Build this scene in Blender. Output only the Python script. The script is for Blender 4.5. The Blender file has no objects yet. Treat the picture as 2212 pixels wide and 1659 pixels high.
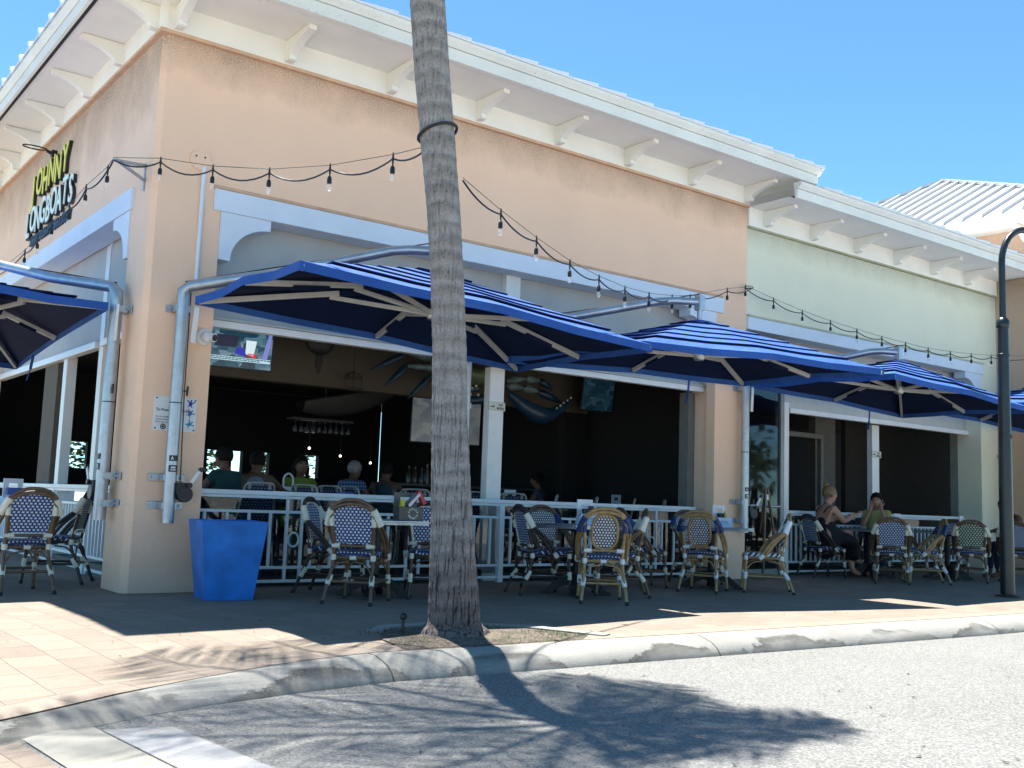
import bpy, bmesh, math, random
from mathutils import Vector, Matrix
random.seed(7)
SC = bpy.context.scene
COL = SC.collection
rad = math.radians

# ------------------------------------------------------------------ camera, sky, sun, exposure
YAW, PIT, ROL = 0.648236, 0.113535, 0.035356
FPX = 2247.34 * 1024 / 2212
CAM = Vector((-3.044, -9.792, 0.95))

def cam_axes():
    cy, sy, cp, sp, cr, sr = math.cos(YAW), math.sin(YAW), math.cos(PIT), math.sin(PIT), math.cos(ROL), math.sin(ROL)
    f = Vector((sy * cp, cy * cp, sp)); r = Vector((cy, -sy, 0)); u = r.cross(f)
    return cr * r + sr * u, -sr * r + cr * u, f

cr_, cu_, cf_ = cam_axes()
cam_data = bpy.data.cameras.new('camera')
cam_data.sensor_width = 36.0
cam_data.lens = FPX / 1024 * 36.0
cam_data.clip_start = 0.1
cam_data.clip_end = 3000
cam = bpy.data.objects.new('camera', cam_data)
COL.objects.link(cam)
cam.matrix_world = Matrix(((cr_.x, cu_.x, -cf_.x, CAM.x), (cr_.y, cu_.y, -cf_.y, CAM.y), (cr_.z, cu_.z, -cf_.z, CAM.z), (0, 0, 0, 1)))
SC.camera = cam

SUN_ELEV, SUN_AZ = 73.8, 3.0          # azimuth measured from +y towards +x: the sun stands behind the building
world = bpy.data.worlds.new('World'); SC.world = world; world.use_nodes = True
wn = world.node_tree; wn.nodes.clear()
w_out = wn.nodes.new('ShaderNodeOutputWorld'); w_bg = wn.nodes.new('ShaderNodeBackground'); w_sky = wn.nodes.new('ShaderNodeTexSky')
w_sky.sky_type = 'NISHITA'; w_sky.sun_disc = False
w_sky.sun_elevation = rad(SUN_ELEV); w_sky.sun_rotation = rad(SUN_AZ)
w_sky.air_density = 0.6; w_sky.dust_density = 0.0; w_sky.ozone_density = 4.0
w_bg.inputs['Strength'].default_value = 0.074
w_mx = wn.nodes.new('ShaderNodeMix'); w_mx.data_type = 'RGBA'; w_mx.blend_type = 'MULTIPLY'; w_mx.inputs[0].default_value = 1.0; w_mx.inputs[7].default_value = (0.80, 1.12, 1.06, 1)
wn.links.new(w_sky.outputs[0], w_mx.inputs[6]); wn.links.new(w_mx.outputs[2], w_bg.inputs[0]); wn.links.new(w_bg.outputs[0], w_out.inputs[0])

sun_d = bpy.data.lights.new('sun', 'SUN'); sun_d.energy = 4.0; sun_d.angle = rad(0.55); sun_d.color = (1.0, 0.96, 0.885)
sun = bpy.data.objects.new('sun', sun_d); COL.objects.link(sun)
sdir = Vector((math.sin(rad(SUN_AZ)) * math.cos(rad(SUN_ELEV)), math.cos(rad(SUN_AZ)) * math.cos(rad(SUN_ELEV)), math.sin(rad(SUN_ELEV))))
sun.rotation_euler = sdir.to_track_quat('Z', 'Y').to_euler(); sun.location = sdir * 40
SC.view_settings.view_transform = 'Standard'; SC.view_settings.look = 'None'
SC.view_settings.gamma = 1; SC.view_settings.use_curve_mapping = False
SC.view_settings.exposure = 1.95
SC.cycles.use_denoising = True
SC.cycles.max_bounces = 8; SC.cycles.diffuse_bounces = 5; SC.cycles.glossy_bounces = 4; SC.cycles.transmission_bounces = 6; SC.cycles.transparent_max_bounces = 12
SC.cycles.sample_clamp_indirect = 6.0

def at(u, v, axis, val):
    """point of the scene seen at (u, v) of a 2212-px-wide view, on the plane axis = val"""
    k = 2247.34
    d = cr_ * ((u - 1106) / k) - cu_ * ((v - 829.5) / k) + cf_
    return CAM + d * ((val - CAM[axis]) / d[axis])

# ------------------------------------------------------------------ materials
def new_mat(name):
    m = bpy.data.materials.new(name); m.use_nodes = True
    nt = m.node_tree; b = nt.nodes['Principled BSDF']
    return m, nt, b

def N(nt, typ, **kw):
    n = nt.nodes.new(typ)
    for k, v in kw.items():
        if k in n.inputs.keys(): n.inputs[k].default_value = v
        else: setattr(n, k, v)
    return n

def rgb(c): return (c[0], c[1], c[2], 1)

def ramp(nt, fac, stops):
    r = nt.nodes.new('ShaderNodeValToRGB'); e = r.color_ramp.elements
    while len(e) < len(stops): e.new(0.5)
    for i, (p, c) in enumerate(stops): e[i].position = p; e[i].color = rgb(c) if len(c) == 3 else c
    nt.links.new(fac, r.inputs[0]); return r

def mixc(nt, fac, a, b, typ='MIX'):
    m = nt.nodes.new('ShaderNodeMix'); m.data_type = 'RGBA'; m.blend_type = typ
    for sock, v in ((m.inputs[0], fac), (m.inputs[6], a), (m.inputs[7], b)):
        if hasattr(v, 'is_output'): nt.links.new(v, sock)
        elif isinstance(v, (int, float)): sock.default_value = v
        else: sock.default_value = rgb(v)
    return m.outputs[2]

def math_(nt, op, a, b=None, c=None):
    m = nt.nodes.new('ShaderNodeMath'); m.operation = op
    for i, v in enumerate((a, b, c)):
        if v is None: continue
        if hasattr(v, 'is_output'): nt.links.new(v, m.inputs[i])
        else: m.inputs[i].default_value = v
    return m.outputs[0]

def coords(nt, kind='Object', scale=(1, 1, 1), rot=(0, 0, 0)):
    tc = nt.nodes.new('ShaderNodeTexCoord'); mp = nt.nodes.new('ShaderNodeMapping')
    mp.inputs['Scale'].default_value = scale; mp.inputs['Rotation'].default_value = rot
    nt.links.new(tc.outputs[kind], mp.inputs[0]); return mp.outputs[0]

def noise(nt, vec, scale, detail=3, rough=0.55):
    n = nt.nodes.new('ShaderNodeTexNoise'); n.inputs['Scale'].default_value = scale
    n.inputs['Detail'].default_value = detail; n.inputs['Roughness'].default_value = rough
    nt.links.new(vec, n.inputs['Vector']); return n.outputs[0]

def bump(nt, b, h, strength=0.3, dist=0.01):
    n = nt.nodes.new('ShaderNodeBump'); n.inputs['Strength'].default_value = strength; n.inputs['Distance'].default_value = dist
    nt.links.new(h, n.inputs['Height']); nt.links.new(n.outputs[0], b.inputs['Normal'])

def simple(name, c, rough=0.6, metal=0.0, var=0.12, scale=6.0, bmp=0.0, bscale=60, spec=0.5, coat=0.0):
    """base colour broken up by soft noise, optional fine bump"""
    m, nt, b = new_mat(name)
    v = coords(nt)
    n1 = noise(nt, v, scale, 4)
    lo = tuple(x * (1 - var) for x in c); hi = tuple(min(1, x * (1 + var)) for x in c)
    r = ramp(nt, n1, [(0.3, lo), (0.7, hi)])
    nt.links.new(r.outputs[0], b.inputs['Base Color'])
    b.inputs['Roughness'].default_value = rough; b.inputs['Metallic'].default_value = metal
    b.inputs['Specular IOR Level'].default_value = spec; b.inputs['Coat Weight'].default_value = coat
    if bmp: bump(nt, b, noise(nt, v, bscale, 4), bmp, 0.004)
    return m

def emit(name, c, s):
    m, nt, b = new_mat(name)
    b.inputs['Base Color'].default_value = rgb(c); b.inputs['Emission Color'].default_value = rgb(c); b.inputs['Emission Strength'].default_value = s
    return m

def stucco(name, c, grime=(0.13, 0.10, 0.075), top=5.38, reach=0.5, amount=0.75, lowgrime=0.25):
    """sand-float stucco with mildew speckle running down from the trim at height `top`, dust at the foot"""
    m, nt, b = new_mat(name)
    v = coords(nt)
    n1 = noise(nt, v, 1.3, 4); n2 = noise(nt, v, 90, 3, 0.7); n3 = noise(nt, v, 2.2, 5, 0.65)
    n4 = noise(nt, coords(nt, scale=(1, 1, 0.8)), 2.2, 6, 0.7)
    base = ramp(nt, n1, [(0.3, tuple(x * 0.93 for x in c)), (0.7, tuple(min(1, x * 1.05) for x in c))]).outputs[0]
    base = mixc(nt, 0.5, base, ramp(nt, n2, [(0.3, tuple(x * 0.84 for x in c)), (0.65, tuple(min(1, x * 1.12) for x in c))]).outputs[0])
    sep = nt.nodes.new('ShaderNodeSeparateXYZ'); nt.links.new(v, sep.inputs[0])
    d = math_(nt, 'DIVIDE', math_(nt, 'SUBTRACT', top, sep.outputs[2]), reach)          # 0 at the trim, 1 below the stain
    d = math_(nt, 'ADD', d, math_(nt, 'MULTIPLY', math_(nt, 'SUBTRACT', n4, 0.5), 1.2))
    g = nt.nodes.new('ShaderNodeMapRange'); g.inputs[1].default_value = 0.9; g.inputs[2].default_value = 0.0; nt.links.new(d, g.inputs[0])
    speck = ramp(nt, n2, [(0.36, (0, 0, 0)), (0.56, (1, 1, 1))]).outputs[0]
    f = math_(nt, 'MULTIPLY', math_(nt, 'MULTIPLY', g.outputs[0], speck), amount)
    base = mixc(nt, f, base, grime)
    lo = nt.nodes.new('ShaderNodeMapRange'); lo.inputs[1].default_value = 0.45; lo.inputs[2].default_value = 0.0; nt.links.new(math_(nt, 'ADD', sep.outputs[2], math_(nt, 'MULTIPLY', math_(nt, 'SUBTRACT', n3, 0.5), 0.5)), lo.inputs[0])
    base = mixc(nt, math_(nt, 'MULTIPLY', lo.outputs[0], lowgrime), base, (0.30, 0.26, 0.22))
    nt.links.new(base, b.inputs['Base Color']); b.inputs['Roughness'].default_value = 0.92; b.inputs['Specular IOR Level'].default_value = 0.2
    bump(nt, b, noise(nt, v, 140, 3, 0.7), 0.5, 0.004)
    return m

M = {}
M['peach'] = stucco('peach_stucco', (0.92, 0.625, 0.445))
M['peach_mildewed'] = stucco('peach_stucco_mildewed', (0.88, 0.635, 0.475), top=5.38, reach=1.0, amount=0.85)
M['peach_trim'] = simple('peach_trim', (0.62, 0.40, 0.26), 0.9)
M['green'] = stucco('pale_green_stucco', (0.76, 0.76, 0.60), top=5.06, reach=0.35, amount=0.5)
M['tan'] = stucco('tan_stucco', (0.56, 0.41, 0.30), top=5.3, reach=0.6, amount=0.6)
M['cream'] = simple('cream_paint', (0.84, 0.83, 0.77), 0.75, var=0.05, scale=1.5, bmp=0.1, bscale=30)
def weathered(name, c, spot):
    m, nt, b = new_mat(name)
    v = coords(nt); n1 = noise(nt, v, 1.7, 4); n2 = noise(nt, v, 38, 2, 0.6); n3 = noise(nt, v, 1.1, 2)
    base = ramp(nt, n1, [(0.3, tuple(x * 0.9 for x in c)), (0.7, c)]).outputs[0]
    s = math_(nt, 'MULTIPLY', ramp(nt, n2, [(0.63, (0, 0, 0)), (0.70, (1, 1, 1))]).outputs[0], ramp(nt, n3, [(0.48, (0, 0, 0)), (0.62, (1, 1, 1))]).outputs[0])
    nt.links.new(mixc(nt, math_(nt, 'MULTIPLY', s, 0.75), base, spot), b.inputs['Base Color']); b.inputs['Roughness'].default_value = 0.6
    return m
M['fascia'] = weathered('weathered_white_fascia', (0.80, 0.80, 0.73), (0.22, 0.18, 0.13))
M['trim'] = simple('pale_blue_white_trim', (0.68, 0.76, 0.86), 0.6, var=0.05, scale=2.0, bmp=0.08)
M['grey_panel'] = simple('grey_panel', (0.44, 0.46, 0.46), 0.75, var=0.07, scale=2.5, bmp=0.15, bscale=90)
M['white_alu'] = simple('white_aluminium', (0.74, 0.76, 0.76), 0.35, var=0.04)
M['roof_tower'] = simple('pale_metal_roof', (0.46, 0.47, 0.48), 0.4, var=0.04, scale=1.0)
M['roof'] = simple('white_metal_roof', (0.80, 0.81, 0.82), 0.4, var=0.04, scale=1.0)
M['dark_gap'] = simple('dark_vent', (0.03, 0.028, 0.025), 0.8)
M['rail'] = simple('white_powder_coat', (0.74, 0.79, 0.82), 0.4, var=0.06)
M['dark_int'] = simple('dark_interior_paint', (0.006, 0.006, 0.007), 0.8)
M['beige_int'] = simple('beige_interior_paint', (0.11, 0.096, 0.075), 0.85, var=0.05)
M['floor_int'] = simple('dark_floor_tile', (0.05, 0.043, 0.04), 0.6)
M['black'] = simple('black_paint', (0.012, 0.012, 0.013), 0.45)
M['black_iron'] = simple('black_cast_iron', (0.016, 0.015, 0.016), 0.55, bmp=0.15)
M['post_black'] = simple('dark_green_black_enamel', (0.012, 0.018, 0.02), 0.3, var=0.3, bmp=0.05)
M['galv'] = simple('galvanised_steel', (0.42, 0.46, 0.50), 0.38, 0.75, var=0.12, scale=9)
M['alu'] = simple('brushed_aluminium', (0.55, 0.57, 0.57), 0.45, 0.5, var=0.08)
M['concrete_lt'] = simple('pale_concrete', (0.27, 0.26, 0.225), 0.9, var=0.2, scale=3, bmp=0.25, bscale=120)

def glass_mat():
    m, nt, b = new_mat('dark_window_glass')
    for n in list(nt.nodes):
        if n.type != 'OUTPUT_MATERIAL': nt.nodes.remove(n)
    out = [n for n in nt.nodes if n.type == 'OUTPUT_MATERIAL'][0]
    t = N(nt, 'ShaderNodeBsdfTransparent'); t.inputs[0].default_value = (0.55, 0.6, 0.6, 1)
    g = N(nt, 'ShaderNodeBsdfGlossy'); g.inputs['Roughness'].default_value = 0.03; g.inputs[0].default_value = (0.9, 0.95, 1, 1)
    fr = N(nt, 'ShaderNodeFresnel', IOR=1.5)
    mx = N(nt, 'ShaderNodeMixShader'); nt.links.new(fr.outputs[0], mx.inputs[0]); nt.links.new(t.outputs[0], mx.inputs[1]); nt.links.new(g.outputs[0], mx.inputs[2])
    nt.links.new(mx.outputs[0], out.inputs[0]); return m
M['glass'] = glass_mat()

# ------------------------------------------------------------------ mesh builder
class MB:
    def __init__(s): s.v = []; s.f = []; s.uv = {}; s.mi = {}
    def add(s, vs, fs, uvs=None, mi=0):
        o = len(s.v); s.v += [tuple(v) for v in vs]
        for k, f in enumerate(fs):
            s.f.append([i + o for i in f])
            if uvs: s.uv[len(s.f) - 1] = uvs[k]
            if mi: s.mi[len(s.f) - 1] = mi
    def box(s, a, b, mi=0):
        x0, y0, z0 = a; x1, y1, z1 = b
        if x0 > x1: x0, x1 = x1, x0
        if y0 > y1: y0, y1 = y1, y0
        if z0 > z1: z0, z1 = z1, z0
        s.add([(x0, y0, z0), (x1, y0, z0), (x1, y1, z0), (x0, y1, z0), (x0, y0, z1), (x1, y0, z1), (x1, y1, z1), (x0, y1, z1)],
              [(3, 2, 1, 0), (4, 5, 6, 7), (0, 1, 5, 4), (1, 2, 6, 5), (2, 3, 7, 6), (3, 0, 4, 7)], mi=mi)
    def bar(s, p, q, w, h=None, up=(0, 0, 1), mi=0):
        """rectangular bar from p to q"""
        h = h or w; p = Vector(p); q = Vector(q); d = (q - p).normalized(); u = Vector(up)
        if abs(d.dot(u)) > 0.98: u = Vector((0, 1, 0))
        r = d.cross(u).normalized(); u = r.cross(d)
        vs = []
        for c in (p, q):
            for (i, j) in ((-1, -1), (1, -1), (1, 1), (-1, 1)): vs.append(c + r * (i * w / 2) + u * (j * h / 2))
        s.add(vs, [(3, 2, 1, 0), (4, 5, 6, 7), (0, 1, 5, 4), (1, 2, 6, 5), (2, 3, 7, 6), (3, 0, 4, 7)], mi=mi)
    def tube(s, pts, r, n=10, cap=True, closed=False, mi=0):
        pts = [Vector(p) for p in pts]; k = len(pts)
        rs = r if isinstance(r, (list, tuple)) else [r] * k
        prev = None; rings = []
        for i, p in enumerate(pts):
            if closed: d = pts[(i + 1) % k] - pts[i - 1]
            else: d = pts[min(i + 1, k - 1)] - pts[max(i - 1, 0)]
            d.normalize()
            if prev is None:
                u = Vector((0, 0, 1)) if abs(d.z) < 0.9 else Vector((1, 0, 0))
            else: u = prev
            a = (u - d * u.dot(d)); 
            if a.length < 1e-6: a = d.orthogonal()
            a.normalize(); prev = a; c = d.cross(a)
            rings.append([p + (a * math.cos(2 * math.pi * j / n) + c * math.sin(2 * math.pi * j / n)) * rs[i] for j in range(n)])
        vs = [v for rg in rings for v in rg]; fs = []
        for i in range(k if closed else k - 1):
            i2 = (i + 1) % k
            for j in range(n): fs.append((i * n + j, i * n + (j + 1) % n, i2 * n + (j + 1) % n, i2 * n + j))
        if cap and not closed: fs += [tuple(range(n))[::-1], tuple((k - 1) * n + j for j in range(n))]
        s.add(vs, fs, mi=mi)
    def lathe(s, prof, c=(0, 0, 0), n=20, axis='z', mi=0):
        vs = []; fs = []
        for (r, h) in prof:
            for j in range(n):
                a = 2 * math.pi * j / n; x, y = r * math.cos(a), r * math.sin(a)
                p = (x, y, h) if axis == 'z' else ((x, h, y) if axis == 'y' else (h, x, y))
                vs.append((p[0] + c[0], p[1] + c[1], p[2] + c[2]))
        k = len(prof)
        for i in range(k - 1):
            for j in range(n): fs.append((i * n + j, i * n + (j + 1) % n, (i + 1) * n + (j + 1) % n, (i + 1) * n + j))
        fs += [tuple(range(n))[::-1], tuple((k - 1) * n + j for j in range(n))]
        s.add(vs, fs, mi=mi)
    def prism(s, poly, vec, mi=0):
        """planar polygon (3-D points) swept along vec"""
        k = len(poly); v = Vector(vec); a = [Vector(p) for p in poly]
        s.add(a + [p + v for p in a], [tuple(range(k))[::-1], tuple(k + i for i in range(k))] + [(i, (i + 1) % k, k + (i + 1) % k, k + i) for i in range(k)], mi=mi)
    def ball(s, c, r, n=12, m=8, mi=0):
        rx, ry, rz = r if isinstance(r, (list, tuple)) else (r, r, r)
        vs = [(c[0], c[1], c[2] - rz)]; fs = []
        for i in range(1, m):
            t = math.pi * i / m
            for j in range(n):
                a = 2 * math.pi * j / n; vs.append((c[0] + rx * math.sin(t) * math.cos(a), c[1] + ry * math.sin(t) * math.sin(a), c[2] - rz * math.cos(t)))
        vs.append((c[0], c[1], c[2] + rz))
        for j in range(n): fs.append((0, 1 + (j + 1) % n, 1 + j))
        for i in range(m - 2):
            for j in range(n): fs.append((1 + i * n + j, 1 + i * n + (j + 1) % n, 1 + (i + 1) * n + (j + 1) % n, 1 + (i + 1) * n + j))
        t = len(vs) - 1; b0 = 1 + (m - 2) * n
        for j in range(n): fs.append((b0 + j, b0 + (j + 1) % n, t))
        s.add(vs, fs, mi=mi)
    def build(s, name, mat, parent=None, smooth=None, bevel=0.0, label=None, fix=True):
        me = bpy.data.meshes.new(name); me.from_pydata(s.v, [], s.f)
        for m_ in (mat if isinstance(mat, (list, tuple)) else [mat]): me.materials.append(m_)
        for i, k in s.mi.items(): me.polygons[i].material_index = k
        if s.uv:
            ul = me.uv_layers.new(name='UVMap')
            for p in me.polygons:
                if p.index in s.uv:
                    for li, uv in zip(p.loop_indices, s.uv[p.index]): ul.data[li].uv = uv
        if fix:
            bm = bmesh.new(); bm.from_mesh(me)
            bmesh.ops.recalc_face_normals(bm, faces=bm.faces)
            if bevel: bmesh.ops.bevel(bm, geom=[e for e in bm.edges if len(e.link_faces) == 2 and e.calc_face_angle(0) > 0.5], offset=bevel, segments=2, affect='EDGES', profile=0.6)
            bm.to_mesh(me); bm.free()
        if smooth:
            for p in me.polygons: p.use_smooth = True
            try: me.set_sharp_from_angle(angle=rad(smooth if smooth > 1 else 40))
            except Exception: pass
        me.update()
        o = bpy.data.objects.new(name, me); COL.objects.link(o)
        if parent: o.parent = parent
        if label: o['label'] = label
        return o

def tag(o, label=None, cat=None, group=None, kind=None):
    if label: o['label'] = label
    if cat: o['category'] = cat
    if group: o['group'] = group
    if kind: o['kind'] = kind
    return o

def thing(name, label, cat, loc=(0, 0, 0), rz=0.0, group=None):
    o = bpy.data.objects.new(name, None); COL.objects.link(o); o.empty_display_size = 0.1
    o.location = loc; o.rotation_euler = (0, 0, rz)
    return tag(o, label, cat, group)

KIDS = {}
def dup(root, loc, rz, label=None, group=None):
    def cp(o, par):
        c = o.copy(); COL.objects.link(c)
        if par: c.parent = par
        for ch in o.children: cp(ch, c)
        return c
    r = cp(root, None); r.location = loc; r.rotation_euler = (0, 0, rz)
    if label: r['label'] = label
    if group: r['group'] = group
    return r

def text_mesh(name, s, size, mat, parent, loc, rot, extrude=0.002, bold=0.0, shear=0.0, align='LEFT', xs=1.0):
    cu = bpy.data.curves.new(name, 'FONT'); cu.body = s; cu.size = size; cu.extrude = extrude; cu.offset = bold; cu.shear = shear
    cu.align_x = align; cu.resolution_u = 3
    tmp = bpy.data.objects.new(name + '_curve', cu); COL.objects.link(tmp)
    bpy.context.view_layer.update()
    me = bpy.data.meshes.new_from_object(tmp.evaluated_get(bpy.context.evaluated_depsgraph_get()))
    bpy.data.objects.remove(tmp); bpy.data.curves.remove(cu)
    me.materials.clear(); me.materials.append(mat)
    o = bpy.data.objects.new(name, me); COL.objects.link(o); o.location = loc; o.rotation_euler = rot; o.scale = (xs, 1, 1)
    if parent: o.parent = parent
    return o
# ------------------------------------------------------------------ ground, road, kerb, paving
def paver_mat():
    m, nt, b = new_mat('clay_pavers')
    v = coords(nt, rot=(0, 0, rad(90 - 5.0)))
    br = nt.nodes.new('ShaderNodeTexBrick')
    br.offset = 0.5; br.squash = 1.0
    br.inputs['Scale'].default_value = 1.0; br.inputs['Brick Width'].default_value = 0.27; br.inputs['Row Height'].default_value = 0.27
    br.inputs['Mortar Size'].default_value = 0.0035; br.inputs['Mortar Smooth'].default_value = 0.3; br.inputs['Bias'].default_value = 0.0
    br.inputs['Color1'].default_value = (0.275, 0.225, 0.175, 1); br.inputs['Color2'].default_value = (0.175, 0.132, 0.105, 1); br.inputs['Mortar'].default_value = (0.16, 0.12, 0.10, 1)
    nw = coords(nt); wob = nt.nodes.new('ShaderNodeTexNoise'); wob.inputs['Scale'].default_value = 5; nt.links.new(nw, wob.inputs['Vector'])
    off = N(nt, 'ShaderNodeVectorMath', operation='SCALE'); off.inputs['Scale'].default_value = 0.014; nt.links.new(wob.outputs['Color'], off.inputs[0])
    ad = N(nt, 'ShaderNodeVectorMath', operation='ADD'); nt.links.new(v, ad.inputs[0]); nt.links.new(off.outputs[0], ad.inputs[1])
    nt.links.new(ad.outputs[0], br.inputs['Vector'])
    n1 = noise(nt, nw, 170, 3, 0.7); n2 = noise(nt, nw, 1.1, 4); n3 = noise(nt, nw, 9, 5, 0.6)
    c = mixc(nt, 0.55, br.outputs[0], ramp(nt, n1, [(0.32, (0.105, 0.09, 0.073)), (0.66, (0.30, 0.255, 0.205))]).outputs[0])
    c = mixc(nt, math_(nt, 'MULTIPLY', ramp(nt, n2, [(0.35, (0, 0, 0)), (0.7, (1, 1, 1))]).outputs[0], 0.35), c, (0.26, 0.225, 0.19))
    c = mixc(nt, math_(nt, 'MULTIPLY', ramp(nt, n3, [(0.55, (0, 0, 0)), (0.75, (1, 1, 1))]).outputs[0], 0.3), c, (0.13, 0.105, 0.09))
    c = mixc(nt, math_(nt, 'MULTIPLY', br.outputs['Fac'], 0.45), c, (0.07, 0.055, 0.045))
    nt.links.new(c, b.inputs['Base Color']); b.inputs['Roughness'].default_value = 0.9; b.inputs['Specular IOR Level'].default_value = 0.25
    h = math_(nt, 'SUBTRACT', math_(nt, 'MULTIPLY', n1, 0.35), br.outputs['Fac'])
    bump(nt, b, h, 0.6, 0.006); return m

def border_mat():
    m, nt, b = new_mat('border_pavers')
    uvn = nt.nodes.new('ShaderNodeUVMap'); sep = nt.nodes.new('ShaderNodeSeparateXYZ'); nt.links.new(uvn.outputs[0], sep.inputs[0])
    fr = math_(nt, 'FRACT', math_(nt, 'DIVIDE', sep.outputs[0], 0.4))
    j = math_(nt, 'LESS_THAN', fr, 0.02)
    e = math_(nt, 'GREATER_THAN', sep.outputs[1], 0.965)
    j = math_(nt, 'MAXIMUM', j, e)
    v = coords(nt); n1 = noise(nt, v, 170, 3, 0.7); n2 = noise(nt, v, 2.0, 4)
    c = ramp(nt, n1, [(0.3, (0.12, 0.098, 0.08)), (0.68, (0.30, 0.25, 0.20))]).outputs[0]
    c = mixc(nt, 0.4, c, ramp(nt, n2, [(0.3, (0.25, 0.185, 0.14)), (0.7, (0.28, 0.235, 0.20))]).outputs[0])
    c = mixc(nt, math_(nt, 'MULTIPLY', j, 0.55), c, (0.06, 0.045, 0.04))
    nt.links.new(c, b.inputs['Base Color']); b.inputs['Roughness'].default_value = 0.9
    bump(nt, b, math_(nt, 'SUBTRACT', math_(nt, 'MULTIPLY', n1, 0.35), j), 0.6, 0.006); return m

def road_mat():
    m, nt, b = new_mat('exposed_aggregate_road')
    v = coords(nt)
    vo = nt.nodes.new('ShaderNodeTexVoronoi'); vo.inputs['Scale'].default_value = 95; nt.links.new(v, vo.inputs['Vector'])
    n1 = noise(nt, v, 75, 4, 0.75); n2 = noise(nt, v, 0.7, 4); n3 = noise(nt, v, 320, 2)
    c = ramp(nt, n1, [(0.30, (0.06, 0.06, 0.058)), (0.5, (0.165, 0.165, 0.158)), (0.68, (0.33, 0.33, 0.315))]).outputs[0]
    sep = nt.nodes.new('ShaderNodeSeparateColor'); nt.links.new(vo.outputs['Color'], sep.inputs[0])
    c = mixc(nt, 0.45, c, ramp(nt, sep.outputs[0], [(0.15, (0.055, 0.055, 0.053)), (0.45, (0.17, 0.17, 0.165)), (0.95, (0.37, 0.37, 0.35))]).outputs[0])
    c = mixc(nt, 0.25, c, ramp(nt, n2, [(0.35, (0.15, 0.15, 0.145)), (0.7, (0.22, 0.22, 0.21))]).outputs[0])
    nt.links.new(c, b.inputs['Base Color']); b.inputs['Roughness'].default_value = 0.9; b.inputs['Specular IOR Level'].default_value = 0.2
    bump(nt, b, n1, 0.7, 0.008); return m

def kerb_mat():
    m, nt, b = new_mat('stained_kerb_concrete')
    v = coords(nt); n1 = noise(nt, v, 2.5, 5, 0.6); n2 = noise(nt, v, 110, 3, 0.7)
    n3 = noise(nt, coords(nt, scale=(0.9, 1, 5)), 1.6, 5, 0.65)
    c = ramp(nt, n1, [(0.3, (0.215, 0.21, 0.195)), (0.7, (0.295, 0.29, 0.265))]).outputs[0]
    c = mixc(nt, 0.4, c, ramp(nt, n2, [(0.35, (0.155, 0.152, 0.14)), (0.65, (0.33, 0.325, 0.30))]).outputs[0])
    sep = nt.nodes.new('ShaderNodeSeparateXYZ'); nt.links.new(v, sep.inputs[0])
    # tyre scuffs: arcs rising from the gutter, broken by noise
    wv = math_(nt, 'ABSOLUTE', math_(nt, 'SINE', math_(nt, 'ADD', math_(nt, 'MULTIPLY', sep.outputs[0], 2.3), math_(nt, 'MULTIPLY', n1, 3.5))))
    hgt = math_(nt, 'DIVIDE', math_(nt, 'ADD', sep.outputs[2], 0.16), 0.12)
    d = math_(nt, 'SUBTRACT', math_(nt, 'MULTIPLY', wv, 1.0), hgt)
    on = nt.nodes.new('ShaderNodeMapRange'); on.inputs[1].default_value = 0.0; on.inputs[2].default_value = 0.12; nt.links.new(d, on.inputs[0])
    fade = nt.nodes.new('ShaderNodeMapRange'); fade.inputs[1].default_value = 0.75; fade.inputs[2].default_value = 0.1; fade.inputs[3].default_value = 0.25; nt.links.new(d, fade.inputs[0])
    f = math_(nt, 'MULTIPLY', math_(nt, 'MULTIPLY', on.outputs[0], fade.outputs[0]), ramp(nt, n3, [(0.36, (0, 0, 0)), (0.55, (1, 1, 1))]).outputs[0])
    f = math_(nt, 'MULTIPLY', f, ramp(nt, n2, [(0.3, (0.35, 0.35, 0.35)), (0.6, (1, 1, 1))]).outputs[0])
    c = mixc(nt, math_(nt, 'MULTIPLY', f, 0.95), c, (0.03, 0.03, 0.028))
    gr = nt.nodes.new('ShaderNodeMapRange'); gr.inputs[1].default_value = 0.35; gr.inputs[2].default_value = 0.0; nt.links.new(hgt, gr.inputs[0])
    c = mixc(nt, math_(nt, 'MULTIPLY', gr.outputs[0], 0.4), c, (0.14, 0.128, 0.10))
    for jx in (0.33, 3.15, 7.0, 10.6):
        j = math_(nt, 'LESS_THAN', math_(nt, 'ABSOLUTE', math_(nt, 'SUBTRACT', math_(nt, 'ADD', sep.outputs[0], math_(nt, 'MULTIPLY', n1, 0.03)), jx + 0.015)), 0.007)
        c = mixc(nt, math_(nt, 'MULTIPLY', j, 0.85), c, (0.05, 0.045, 0.04))
    nt.links.new(c, b.inputs['Base Color']); b.inputs['Roughness'].default_value = 0.92; b.inputs['Specular IOR Level'].default_value = 0.2
    bump(nt, b, math_(nt, 'ADD', math_(nt, 'MULTIPLY', n2, 0.5), math_(nt, 'MULTIPLY', n3, 1.2)), 0.7, 0.008); return m

M['pavers'] = paver_mat(); M['border'] = border_mat(); M['road'] = road_mat(); M['kerb'] = kerb_mat()
M['ground'] = simple('pale_ground', (0.30, 0.28, 0.24), 0.95, scale=0.4)

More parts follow.
